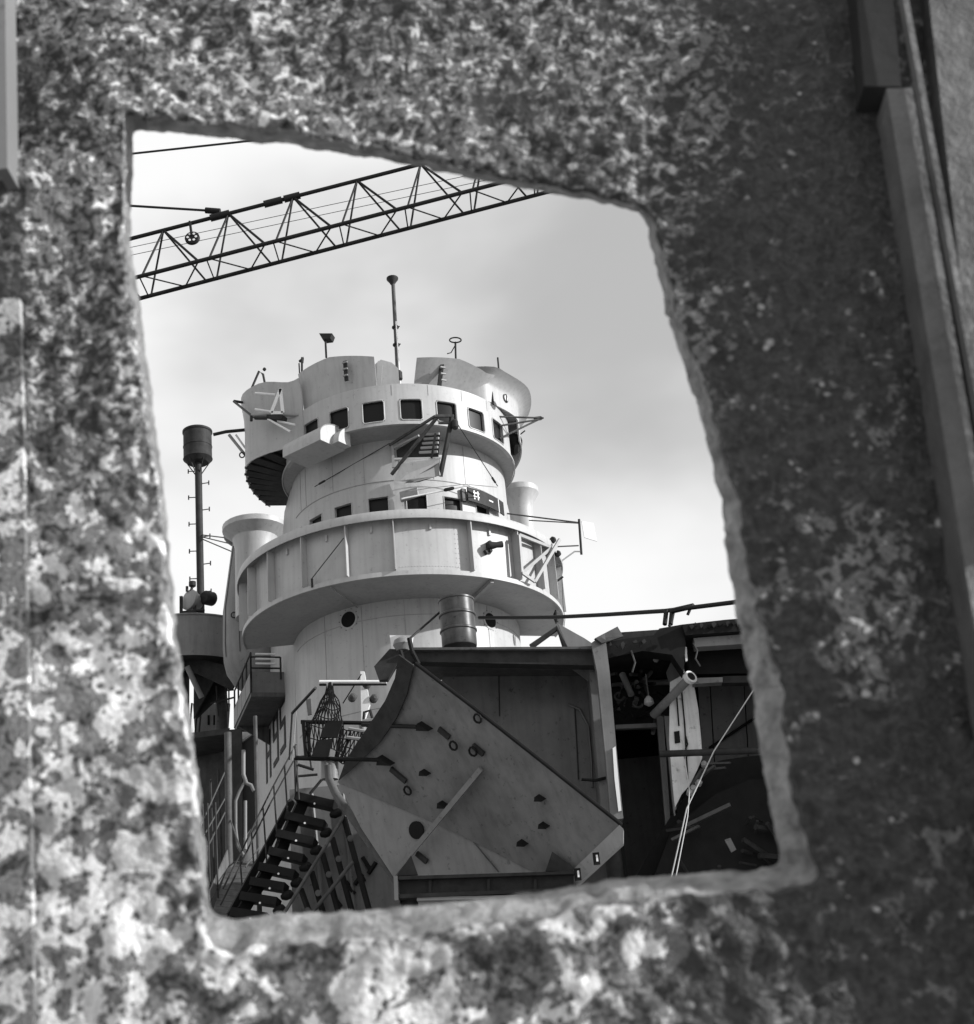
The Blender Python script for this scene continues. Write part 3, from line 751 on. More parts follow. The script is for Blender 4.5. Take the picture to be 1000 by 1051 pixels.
wbar((235, 446, 34.0), (251, 466, 34.2), .045, 'grey'); wbar((242, 446, 34.0), (252, 460, 34.2), .03, 'pale')
MB().tube([at(248.5 + 2.6 * math.cos(t), 467 + 2.6 * math.sin(t), 34.1) for t in [k * .5 for k in range(14)]], .02, 5, False).build('shackle', 'dark', tower)

# ------------------------------------------------------------------ crane boom across the sky
def build_boom():
    Y0 = 30.0
    T0_, T1_ = at(140, 241, Y0), at(424, 168, Y0)
    ax = (T1_ - T0_).normalized()
    pitch_len = (at(120 + 410 / 2.27, 120 + 185 / 2.27, Y0) - at(120 + 260 / 2.27, 120 + 225 / 2.27, Y0)).length
    base = at(120 + 260 / 2.27, 120 + 225 / 2.27, Y0)
    boom = thing('crane_boom', 'black lattice boom of a crane slanting across the sky above the tower', 'crane boom', at(120, 262, Y0))
    w, h = .92, 1.62
    side = ax.cross(Vector((0, 0, 1))).normalized()    # towards the camera
    if side.y > 0: side = -side
    up = side.cross(ax).normalized()
    if up.z < 0: up = -up
    top = lambda s: base + ax * (s * pitch_len)
    nea = lambda s: top(s) - up * h + side * (w / 2)
    far = lambda s: top(s) - up * h - side * (w / 2)
    I0, I1 = -7, 10
    bar('top_chord', top(I0 - .5), top(I1 + .5), .055, 'tar', boom, 10)
    bar('lower_chord', nea(I0 - .5), nea(I1 + .5), .056, 'tar', boom, 10)
    bar('lower_chord', far(I0 - .5), far(I1 + .5), .056, 'tar', boom, 10)
    for i in range(I0, I1 + 1):
        for f in (nea, far):
            bar('lattice_bar', top(i), f(i - .42), .03, 'tar', boom, 6); bar('lattice_bar', top(i), f(i + .42), .034 if f is nea else .028, 'tar', boom, 6)
        bar('lattice_bar', nea(i - .42), far(i + .1), .021, 'tar', boom, 6); bar('lattice_bar', far(i + .1), nea(i + .42), .021, 'tar', boom, 6)
        bar('cross_bar', nea(i - .46), far(i - .46), .02, 'tar', boom, 6)
    # pendant lugs and splice sleeves on the top chord
    for s, l in ((-.28, .3), (.55, .28), (.86, .25)): bar('splice_sleeve', top(s), top(s + l), .10, 'tar', boom, 8)
    pbar('hoist_line', (96, 262, 29.9), (560, 163, 30.4), .009, 'cable', boom, 5)
    pbar('hoist_line', (96, 270, 29.9), (560, 172, 30.4), .009, 'cable', boom, 5)
    # sheave block that hangs from the top chord
    sp = at(197.5, 244.5, Y0 - .1)
    sh = MB().lathe(sp - Vector((0, .06, 0)), [(.05, 0), (.18, .01), (.2, .03), (.18, .06), (.2, .09), (.18, .11), (.05, .12)], 26, (0, 1, 0)).build('sheave', 'tar', boom, True)
    beam('sheave_hanger', at(195, 228, Y0 - .12), at(197, 243, Y0 - .12), .14, .05, 'tar', sh)
    beam('sheave_hanger', at(195, 228, Y0 + .06), at(197, 243, Y0 + .06), .14, .05, 'tar', sh)
    for k in range(6):
        a = k * math.pi / 3; MB().lathe(sp + Vector((math.cos(a) * .11, -.075, math.sin(a) * .11)), [(.035, 0), (.035, .01)], 8, (0, 1, 0)).build('sheave_hole', 'pale', sh)
    # pendant rope
    pn = MB().tube([at(60, 206.5, Y0), at(213, 216, Y0)], .035, 6).build('pendant_rope', 'cable', boom)
    bar('pendant_socket', at(211, 215.8, Y0), at(226, 217, Y0), .085, 'tar', boom, 8)
build_boom()
tag(MB().tube([at(40, 168, 31), at(270, 143, 31), at(520, 118, 31)], .034, 6).build('guy_rope', 'cable'), 'single dark rope in the sky above the crane boom', 'rope')

# ------------------------------------------------------------------ left side: mast, searchlight, gun tub, side tower, galleries
def build_mast():
    Y = 43.0
    m = thing('drum_mast', 'slim dark pole topped by a black drum left of the tower', 'mast', at(206, 640, Y))
    bot = at(206.5, 640, Y); topp = at(203.5, 474, Y)
    bar('pole', bot, topp, .125, 'dark', m, 14)
    dp = at(203.2, 474, Y); ax = (topp - bot).normalized()
    d = MB().lathe(dp, [(.36, -.05), (.5, .08), (.52, .1), (.5, .14), (.5, .55), (.515, .57), (.515, .6), (.5, .62), (.5, 1.12), (.53, 1.15), (.53, 1.22), (.5, 1.24)], 32, ax).build('drum', 'dark', m, True, 30)
    for k in range(5):
        a = k * 1.2566 + .4; e = Vector((math.cos(a), math.sin(a), 0))
        bar('drum_brace', dp + e * .42 + ax * .02, dp - ax * .5 + e * .1, .02, 'dark', m, 6)
    n = 11
    for k in range(n):
        p = bot.lerp(topp, .1 + .84 * k / (n - 1)); sgn = 1 if k % 2 else -1
        r = bar('step_iron', p, p + Vector((sgn * .36, 0, .02)), .018, 'dark', m, 6)
        bar('step_tip', p + Vector((sgn * .36, 0, -.06)), p + Vector((sgn * .36, 0, .1)), .025, 'dark', r, 6)
    for ya, yb in ((549, 553), (551, 559), (553, 567)): pbar('stay', (207, ya, Y), (240, yb, 40.5), .022, 'bare', m, 6)
build_mast()
def build_searchlight():
    Y = 42.0; p = at(193, 615, Y); s = thing('searchlight', 'round searchlight on a bracket on the edge of the gun tub', 'searchlight', at(196, 631, Y))
    ax = Vector((-.55, -.75, .1)).normalized()
    MB().lathe(p - ax * .15, [(.2, -.35), (.28, -.2), (.33, 0), (.36, .02), (.36, .12), (.3, .16), (.05, .18)], 26, ax).build('lamp_housing', 'grey', s, True)
    beam('yoke', at(186, 629, Y), at(186, 612, Y), .06, .1, 'dark', s); beam('yoke', at(200, 629, Y), at(200, 612, Y), .06, .1, 'dark', s)
    MB().lathe(at(209, 613, Y), [(.18, 0), (.24, .08), (.24, .4), (.14, .5)], 16, (.5, .8, .1)).build('motor_box', 'dark', s, True)
    for a, b in (((198, 600), (196, 607)), ((192, 607), (192, 602)), ((186, 629), (210, 626))): bar('fitting', at(*a, Y), at(*b, Y), .05, 'dark', s, 6)
    MB().lathe(at(197.5, 603, Y), [(.05, 0), (.12, .05), (.12, .2), (.05, .22)], 10).build('sight', 'dark', s, True)
    beam('pedestal', at(196, 629, Y), at(196, 634, Y), .5, .4, 'dark', s)
build_searchlight()
def build_tub():
    c = at(196, 640, 43.5); C = (c.x, c.y); zt_ = at(205, 629, 41.3).z; zb = zt_ - 1.4; R_ = 2.25
    t = thing('gun_tub', 'round grey gun tub with a dark underside left of the bridge tower', 'gun tub', (C[0], C[1], zb - 2.2))
    ts = thetas(rad(-100), rad(100), step=rad(4))
    shell('tub_wall', cols_arc(C, ts), [(zb, R_), (zt_, R_)], .04, 'mid', t)
    annulus('tub_floor', C, rad(-100), rad(100), .05, R_ - .045, zb + .04, zb + .14, 'dark', t)
    MB().tube([cyl_pt(C, R_, a, zt_) for a in ts], .035, 6).build('tub_rim', 'mid', t)
    for a in (-60, -10, 45, 80):
        th = rad(a); MB().poly([cyl_pt(C, .2, th, zb + .03), cyl_pt(C, R_ - .15, th, zb + .03), cyl_pt(C, .2, th, zb - 1.5)], Vector((math.cos(th), math.sin(th), 0)) * .05).build('gusset', 'dark', t)
    plate('inclined_strut_plate', [at(190, 672, 42), at(250, 688, 42), at(238, 708, 42), at(190, 685, 42)], .12, 'dark', t)
    bar('strut', at(192, 684, 41.5), at(207, 716, 42), .09, 'mid', t, 8)
    bar('support_column', Vector((C[0] + .9, C[1] + .6, zb)), Vector((C[0] + .9, C[1] + .6, 0)), .2, 'bare', t, 14)
    for a, b in (((222, 704), (224, 735)), ((231, 700), (234, 730)), ((216, 722), (240, 716))): bar('rail_bar', at(*a, 42.5), at(*b, 42.5), .03, 'dark', t, 6)
build_tub()
def build_side_tower():
    p = at(263, 548, 39.6)
    t = thing('side_casing', 'tall rounded grey casing with a flanged top beside the gallery ring', 'casing', (p.x, p.y, 14.3))
    z1 = p.z
    MB().lathe((p.x, p.y, 0), [(.08, 14.3), (.35, 14.36), (.7, 14.6), (.95, 15.0), (1.03, 15.35), (1.06, 15.8), (1.05, 17.0), (.78, z1 - .55), (.74, z1 - .3)], 32).build('casing_body', 'mid', t, True, 30)
    MB().lathe((p.x, p.y, z1 - .3), [(.74, 0), (.95, .12), (1.02, .2), (1.02, .42), (.98, .45)], 32).build('casing_flange', 'mid', t, True, 30)
    beam('wall_bracket', Vector((p.x + .2, p.y, 15.2)), Vector((CT[0] - 1.5, p.y + .3, 15.2)), .8, .6, 'mid', t)
    for a in (-55, -20): MB().tube([cyl_pt((p.x, p.y), r, rad(a), z) for r, z in ((1.045, 15.4), (1.07, 15.8), (1.06, 17.0), (.785, z1 - .55))], .012, 5).build('weld_seam', 'bare', t)
    th = rad(-30); q = cyl_pt((p.x, p.y), 1.07, th, 16.6)
    MB().tube([q + Vector((.09 * math.cos(a * .6), 0, .09 * math.sin(a * .6))) for a in range(11)], .02, 5, False).build('ring_bolt', 'dark', t)
build_side_tower()

def rail_run(parent, pts, hgt, n_rails, r, m, posts=True, name='rail'):
    """railing along a world polyline: rails at even heights and a post at every point"""
    for k in range(n_rails):
        z = hgt * (k + 1) / n_rails
        for a, b in zip(pts[:-1], pts[1:]): bar(name, a + Vector((0, 0, z)), b + Vector((0, 0, z)), r, m, parent, 6)
    if posts:
        for p in pts: bar('post', p, p + Vector((0, 0, hgt)), r * 1.2, m, parent, 6)
def left_wall_pt(s, z, out=0.0):
    """point on the straight left flank of the tower, s metres back from where the curve ends"""
    n = Vector((math.sin(rad(-71)), -math.cos(rad(-71)), 0))
    return Vector((CT[0], CT[1], z)) + n * (3.06 + out) + BDIR * s
def build_balcony():
    g = thing('side_balcony', 'small boxed balcony with pipe rails on the flank of the tower below the gallery', 'balcony', left_wall_pt(1.6, 0, .8))
    za = at(265, 713, 36.0).z
    a0, a1, b0, b1 = left_wall_pt(2.1, za, .02), left_wall_pt(5.6, za, .02), left_wall_pt(2.1, za, .95), left_wall_pt(5.6, za, .95)
    MB().poly([a0, a1, b1, b0], (0, 0, .12)).build('floor', 'bare', g)
    MB().poly([a0 + Vector((0, 0, .12)), b0 + Vector((0, 0, .12)), b0 + Vector((0, 0, .72)), a0 + Vector((0, 0, .72))], BDIR * .05).build('end_panel', 'low', g)
    n = Vector((math.sin(rad(-71)), -math.cos(rad(-71)), 0))
    pts = [b0.lerp(b1, k / 4) + Vector((0, 0, .12)) for k in range(5)]
    for k in range(4): MB().poly([pts[k] + BDIR * .02, pts[k + 1] - BDIR * .02, pts[k + 1] - BDIR * .02 + Vector((0, 0, .55)), pts[k] + BDIR * .02 + Vector((0, 0, .55))], n * .03).build('side_panel', 'mid', g)
    rail_run(g, [p + Vector((0, 0, .0)) for p in pts], 1.15, 2, .025, 'dark')
    rail_run(g, [a0 + n * .1 + Vector((0, 0, .5)), b0 + Vector((0, 0, .5))], .65, 2, .025, 'dark')
    for k in (5,):
        q = a0.lerp(a1, k / 6); MB().poly([q - Vector((0, 0, .002)), q + n * .9 - Vector((0, 0, .002)), q - Vector((0, 0, .55))], BDIR * .04).build('bracket', 'bare', g)
    for k in range(3): bar('grab_rail', a0 + n * .25 + Vector((0, 0, .95 + k * .14)) - BDIR * .02, a0 + n * .8 + Vector((0, 0, .95 + k * .14)) - BDIR * .02, .03, 'pale', g, 6)
build_balcony()
def build_far_gallery():
    g = thing('lower_gallery', 'pale railed walkway box low behind the gun tub at the left', 'walkway', at(225, 760, 45))
    prism('front_panel', [(198, 722), (236, 722), (234, 752), (200, 752)], 45, .08, 'mid', g)
    for x in (213, 219): prism('slot', [(x, 734), (x + 2.2, 734), (x + 2.2, 744), (x, 744)], 44.98, .03, 'black', g)
    prism('floor', [(196, 752.5), (237, 752.5), (237, 756), (196, 756)], 44.9, 3, 'bare', g)
    for x in (193, 197, 203, 207): pbar('post', (x, 722, 44.6), (x - 4, 768, 44.2), .035, 'dark', g, 6)
    for y in (700, 711): pbar('rail', (206, y, 45), (240, y - 3, 45), .03, 'dark', g, 6)
    for x in (214, 226, 235): pbar('post', (x, 700, 45), (x, 723, 45), .03, 'dark', g, 6)
    for x in (198, 236):
        a = at(x, 757, 45); bar('leg', a, Vector((a.x, a.y, 0)), .18, 'dark', g, 8)
    a = at(200, 757, 46.5); b = at(238, 757, 46.5)
    MB().poly([Vector((a.x, 47.5, 0)), Vector((b.x, 47.5, 0)), Vector((b.x, 47.5, b.z)), Vector((a.x, 47.5, a.z))], (0, .2, 0)).build('back_wall', 'dark', g)
build_far_gallery()

# side passage low at the left: plank floor, posts, hand rails, curved pipes
def build_passage():
    g = thing('side_passage', 'dark roofed side passage with posts, plank floor and rails below the balcony', 'passage', at(235, 935, 33))
    Yp = 33.0
    for x0, y0, x1, y1, r in ((234, 752, 236, 930, .09), (262, 735, 266, 905, .05), (216, 800, 220, 915, .03), (224, 790, 228, 900, .03)):
        pbar('post', (x0, y0, Yp), (x1, y1, Yp), r, 'bare' if r > .04 else 'dark', g, 8)
    for k in range(9):       # planks of the floor
        t0, t1 = k / 9, (k + .9) / 9
        A = at(236 - 18 * t0, 884 + 52 * t0, 33.2 - 2.2 * t0); B = at(268 - 14 * t0, 884 + 56 * t0, 33.2 - 2.2 * t0)
        A2 = at(236 - 18 * t1, 884 + 52 * t1, 33.2 - 2.2 * t1); B2 = at(268 - 14 * t1, 884 + 56 * t1, 33.2 - 2.2 * t1)
        MB().poly([A, B, B2, A2], (0, 0, -.08)).build('plank', 'bare', g)
    plate('kick_board', [at(236, 868, 33.1), at(237, 884, 33.1), at(216, 925, 31.2), at(216, 914, 31.2)], .03, 'low', g)
    ptube('pipe', [(250, 770, Yp), (250, 795, Yp), (253, 804, Yp), (258, 806, Yp), (261, 812, Yp)], .05, 'mid', g, 8)
    ptube('pipe', [(253, 800, Yp), (246, 812, Yp), (242, 822, Yp), (242, 850, Yp), (244, 868, Yp), (250, 878, Yp)], .04, 'low', g, 8)
    ptube('pipe', [(252, 822, Yp), (252, 845, Yp), (252, 872, Yp)], .04, 'mid', g, 8)
    for a, b in (((232, 790), (205, 850)), ((232, 818), (207, 862)), ((232, 832), (213, 870)), ((236, 840), (250, 880)), ((266, 870), (252, 890))):
        pbar('rail', (*a, 33), (*b, 31.8), .018, 'bare', g, 6)
    for x in (208, 213, 221): pbar('post', (x, 846 - x * .1, 32), (x + 3, 925, 31.6), .025, 'dark', g, 6)
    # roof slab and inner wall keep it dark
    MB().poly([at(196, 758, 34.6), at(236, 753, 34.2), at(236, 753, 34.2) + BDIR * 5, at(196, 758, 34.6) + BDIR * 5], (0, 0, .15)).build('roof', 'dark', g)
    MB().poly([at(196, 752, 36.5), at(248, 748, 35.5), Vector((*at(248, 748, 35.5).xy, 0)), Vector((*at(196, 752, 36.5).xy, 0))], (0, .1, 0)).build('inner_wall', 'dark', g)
    for x, y in ((236, 930), (217, 938), (266, 905)):
        a = at(x, y, 32.4); bar('support', a, Vector((a.x, a.y, 0)), .06, 'dark', g, 8)
build_passage()
# pennant number painted on the flank of the tower
nF = Vector((math.sin(rad(-71)), -math.cos(rad(-71)), 0))
num = thing('hull_number', 'dark painted hull number reading R95 on the flank of the tower', 'hull number', left_wall_pt(1.5, 10, .01))
def glyph(ch, px, py, H=1.45, Wd=.95, t=.24):
    p = on_plane(px, py, left_wall_pt(0, 0, .012), nF); w2, h2 = Wd / 2, H / 2
    B = {'R': [(-w2, -h2, -w2 + t, h2), (-w2 + t, h2 - .16, w2 - t, h2), (w2 - t, .05, w2, h2), (-w2 + t, -.03, w2 - t, .13), (w2 - t, -h2, w2, .05)],
         '9': [(-w2, .02, -w2 + t, h2), (-w2 + t, h2 - .16, w2 - t, h2), (w2 - t, -h2, w2, h2), (-w2 + t, .02, w2 - t, .18), (-w2, -h2, w2 - t, -h2 + .16)],
         '5': [(-w2, 0, -w2 + t, h2), (-w2 + t, h2 - .16, w2, h2), (-w2 + t, 0, w2 - t, .16), (w2 - t, -h2, w2, .16), (-w2, -h2, w2 - t, -h2 + .16)]}[ch]
    mb = MB(); Z = Vector((0, 0, 1))
    for x0, y0, x1, y1 in B: mb.poly([p + FDIR * x + Z * y for x, y in ((x0, y0), (x1, y0), (x1, y1), (x0, y1))], nF * .006)
    v = mb.v; o = mesh('painted_digit', v, mb.f, 'black', num)
    bm = bmesh.new(); bm.from_mesh(o.data); bmesh.ops.remove_doubles(bm, verts=bm.verts, dist=.002); bm.to_mesh(o.data); bm.free()
for ch, px, py in (('R', 275.5, 776), ('9', 283, 759), ('5', 290, 745)): glyph(ch, px, py)
# doorway in the flank: a black plate stands in for the shade inside
def fp(x, y, o=.01): return on_plane(x, y, left_wall_pt(0, 0, o), nF)
dw = MB().poly([fp(240, 768), fp(262, 752), fp(264, 846), fp(242, 872)], nF * .01).build('doorway', 'void', tower)
for q0, q1 in (((240, 768), (262, 752)), ((262, 752), (264, 846)), ((264, 846), (242, 872)), ((242, 872), (240, 768))): beam('door_frame', fp(*q0, .04), fp(*q1, .04), .09, .06, 'mid', dw)
for x0, y0, x1, y1 in ((296, 662, 299, 720), (283, 690, 287, 860), (268, 720, 272, 860)):
    th, z = on_cyl(max(x0, 300), y0, CT, 3.09); _, zb = on_cyl(max(x1, 300), y1, CT, 3.09)
    p = on_cyl(x0 + 6, y0, CT, 3.09); bar('conduit', cyl_pt(CT, 3.09, p[0], p[1]), cyl_pt(CT, 3.09, p[0], zb), .022, 'grey', tower, 6)

# unseen block added behind the tower to shade the gun tub
shade_blk = thing('shade_block', 'unseen boxy grey block added behind the bridge tower to shade the gun tub', 'shade block', (-3.6, 43, 0))
fo = [(-5.0, 39.4), (-2.2, 39.4), (-2.2, 48.5), (-5.6, 48.5), (-5.6, 41)]
MB().poly([(x, y, 0) for x, y in fo], (0, 0, 20.2)).build('casing', 'mid', shade_blk)  # body of the added shade block
MB().poly([(x * .98 - .05, 39.3 + (y - 39.3) * 1.01, 20.2) for x, y in fo], (0, 0, .25)).build('cap', 'dark', shade_blk)
# ------------------------------------------------------------------ hull block under and behind the wreckage
hull = thing('ship_hull', 'grey plated side of the ship hull behind the stairs', 'ship hull', (2, 33, 0))
hz = at(345, 806, 27.2).z; hx0 = at(298, 850, 27.2).x
MB().poly([(hx0, 27.2, 0), (9, 27.2, 0), (9, 27.2, hz), (hx0, 27.2, hz)], (0, 4.6, 0)).build('side_plating', 'low', hull)
for a, b in (((372, 880), (380, 893)), ((366, 892), (374, 905)), ((355, 905), (364, 918)), ((342, 920), (350, 931)), ((386, 885), (378, 897)), ((372, 897), (364, 908))):
    pbar('welded_mark', (*a, 27.17), (*b, 27.17), .045, 'black', hull, 5)
for x in (320, 352): pbar('frame_rib', (x, 815, 27.17), (x + 12, 935, 27.17), .04, 'low', hull, 6)

# ------------------------------------------------------------------ stairs
def build_stairs():
    g = thing('outside_stairs', 'steep dark open stairs with chunky treads climbing beside the hull', 'stairs', at(270, 935, 26))
    tr = [((305, 819), (344, 828)), ((295, 839), (334, 848)), ((286, 857), (324, 866)), ((278, 875), (313, 883)), ((268, 891), (304, 899)), ((259, 906), (294, 912)), ((249, 921), (286, 927)), ((239, 937), (276, 943))]
    for i, (a, b) in enumerate(tr):
        Y = 26.6 - i * .12; A, B = at(*a, Y), at(*b, Y)
        beam('tread', A, B, .5, .15, 'black', g)
        MB().lathe(at(a[0] + 18, a[1] + 6, Y - .28), [(.02, 0), (.02, .02)], 8, (0, -1, 0)).build('bolt', 'pale', g)
        MB().lathe(at(b[0] + 1, b[1] + 7, Y - .15), [(.05, -.12), (.085, -.05), (.085, .08), (.03, .12)], 10, (1, -.4, .2)).build('tread_bracket', 'black', g, True)
        if i < 7:
            a2, b2 = tr[i + 1]; beam('riser_block', at(a[0] + 6, a[1] + 4, Y + .1), at(a2[0] + 10, a2[1] - 2, Y + .05), .2, .22, 'black', g)
    # hand rail on the left
    P0 = [(304, 764, 27.0), (280, 808, 26.7), (262, 844, 26.4), (247, 876, 26.1), (229, 912, 25.8)]
    for dy in (0, 17): 
        for a, b in zip(P0[:-1], P0[1:]): pbar('hand_rail', (a[0] - dy * .15, a[1] + dy, a[2]), (b[0] - dy * .15, b[1] + dy, b[2]), .018, 'dark', g, 6)
    for x, y, L in ((303, 765, 56), (292, 786, 58), (281, 807, 58), (270, 829, 58), (258, 853, 56), (246, 878, 50)): pbar('rail_post', (x, y, 26.5), (x + 4, y + L, 26.3), .018, 'dark', g, 6)
    # rail and raking legs on the right
    pbar('raking_rail', (353, 838, 26.2), (292, 937, 25.2), .035, 'bare', g, 8); pbar('raking_rail', (362, 885, 26.0), (322, 935, 25.6), .04, 'bare', g, 8)
    for x, y, x2 in ((353, 839, 380), (341, 860, 362), (331, 876, 348), (320, 895, 332), (309, 913, 318)):
        A, B = at(x, y, 26.2), at(x2, 938, 26.0); A2 = A + (A - B) * -1.0
        beam('raking_leg', A, B, .07, .09, 'black', g)
        B2 = Vector((B.x + .3, B.y, 0)); bar('leg_foot', B, B2, .05, 'black', g, 8)
        MB().lathe(at(x + 7, y + 22, 26.0), [(.04, 0), (.06, .02), (.06, .05), (.02, .06)], 10, (0, -1, 0)).build('flange_bolt', 'bare', g, True)
    beam('stringer', at(300, 822, 26.9), at(236, 940, 25.9), .06, .14, 'black', g)
    a = at(236, 940, 25.9); bar('leg_foot', a, Vector((a.x, a.y, 0)), .06, 'black', g, 8)
    # gate frame at the head of the stairs
    for a, b, r in (((303, 778), (304, 820), .03), ((303, 778), (318, 776), .03), ((318, 776), (320, 790), .02), ((304, 797), (326, 795), .025), ((318, 815), (334, 796), .03), ((306, 785), (322, 790), .03)):
        bar('gate_bar', at(*a, 26.4), at(*b, 26.4), r, 'dark', g, 6)
build_stairs()
# big drain pipe beside the sponson
tag(ptube('drain_pipe', [(337, 786, 25.0), (338, 800, 25.0), (345, 815, 24.9), (362, 840, 24.6), (405, 901, 24.2), (440, 960, 24.0), (470, 1005, 23.9), (480, 1090, 23.9)], .075, 'bare', None, 14), 'grey drain pipe slanting down beside the tilted sponson plate', 'pipe')

# ------------------------------------------------------------------ net, catch platform and spars
def build_platform():
    Y = 25.0
    g = thing('catch_platform', 'dark bar-framed catch platform beneath the hanging net', 'platform', at(350, 785, Y))
    for a, b, r in (((309, 741), (428, 743), .04), ((312, 741), (315, 778), .05), ((303, 778), (405, 781), .045), ((405, 781), (432, 780), .035), ((316, 742), (318, 776), .03)):
        bar('frame_bar', at(*a, Y), at(*b, Y), r, 'black', g, 8)
    prism('panel', [(334, 742), (352, 740), (346, 757), (329, 757)], Y - .4, .05, 'black', g); prism('panel', [(327, 760), (341, 758), (337, 777), (319, 777)], Y - .4, .05, 'black', g)
    for a, b in (((351, 745), (344, 780)), ((360, 752), (350, 780)), ((380, 745), (365, 781))): bar('frame_bar', at(*a, Y + .05), at(*b, Y + .05), .025, 'black', g, 6)
    for a, b in (((358, 748), (382, 752)), ((356, 757), (380, 760)), ((372, 740), (388, 738))): bar('slat', at(*a, Y), at(*b, Y), .035, 'grey', g, 6)
    for x in (336, 341): bar('stem', at(x, 778, Y + .1), at(x, 800, Y + .1), .12, 'mid', g, 10)
build_platform()
def build_net():
    Y = 24.9
    # the hanging bag: rows of (left, right) pixel edges from the spar down
    rows = [(336, 341, 702), (333, 344, 710), (330, 347, 718), (326, 349, 727), (322, 351, 736), (319, 352, 746), (318, 352, 758), (317, 351, 770)]
    g = thing('cargo_net', 'dark rope net bag hanging from the pale spar', 'net', at(336, 770, Y))
    nu = 11
    def P(i, u):
        l, r, y = rows[i]; return at(l + (r - l) * u + 1.2 * math.sin(i * 2.1 + u * 9), y + 2 * math.sin(u * 7 + i), Y - .25 * math.sin(u * math.pi))
    b = MB()
    for k in range(nu):
        pts = [P(i, max(0, min(1, k / (nu - 1) + (.5 / (nu - 1) if i % 2 else 0)))) for i in range(len(rows))]; b.tube(pts, .014, 4)
        pts = [P(i, max(0, min(1, k / (nu - 1) - (.5 / (nu - 1) if i % 2 else 0)))) for i in range(len(rows))]; b.tube(pts, .012, 4)
    for i in range(1, len(rows)): b.tube([P(i, k / 12) for k in range(13)], .012, 4)
    o = b.build('net_mesh', 'black', g); o['kind'] = 'stuff'
    b = MB(); rows2 = [(352, 384, 748), (350, 382, 757), (348, 378, 766), (346, 372, 774), (345, 366, 781)]
    def P2(i, u): l, r, y = rows2[i]; return at(l + (r - l) * u, y + 2.5 * math.sin(u * 3.1) + math.sin(u * 11 + i), Y + .1)
    for k in range(9):
        b.tube([P2(i, min(1, k / 8 + (.06 if i % 2 else 0))) for i in range(5)], .014, 4); b.tube([P2(i, max(0, k / 8 - (.06 if i % 2 else 0))) for i in range(5)], .014, 4)
    for i in range(5): b.tube([P2(i, k / 10) for k in range(11)], .014, 4)
    o = b.build('loose_netting', 'black', g); o['kind'] = 'stuff'
    prism('net_eye', [(335, 700), (341, 700), (340, 717), (337, 717)], Y - .2, .05, 'grey', g)
build_net()
def build_spar():
    Y = 25.0
    g = thing('spar_post', 'pale tapered post with a horizontal spar behind the net', 'post', at(373, 738, Y + .4))
    prism('post', [(370, 689), (374, 689), (378, 712), (380, 722), (374, 740), (371, 740)], Y + .3, .1, 'pale', g)
    pbar('spar', (328, 700, Y), (397, 700, Y), .036, 'pale', g, 10)
    pbar('spar_under', (328, 702.5, Y + .05), (397, 702, Y + .05), .032, 'dark', g, 8)
    pbar('stay', (371, 692, Y + .3), (352, 722, Y + .4), .012, 'cable', g, 5)
    for x, y in ((362, 716), (384, 717), (376, 704)): MB().lathe(at(x, y, Y + .35), [(.03, -.1), (.08, -.06), (.08, .06), (.03, .1)], 10, (.4, -1, 0)).build('fitting', 'bare', g, True)
    ptube('hoop', [(373, 742, Y), (374, 731, Y), (380, 729, Y), (383, 740, Y)], .03, 'dark', g, 6)
    a = at(372, 741, Y + .35); bar('foot', a, Vector((a.x, a.y, hz * .98)), .07, 'mid', g, 8)
    pbar('brace', (324, 706, Y + .5), (300, 732, 26.5), .03, 'dark', g, 8); pbar('brace', (300, 732, 26.5), (297, 780, 26.8), .02, 'dark', g, 8)
    pbar('brace', (304, 730, 26.3), (300, 780, 26.6), .012, 'grey', g, 6)
    prism('tag_plate', [(314, 718), (319, 717), (320, 733), (316, 734)], 26.5, .05, 'bare', g)
build_spar()

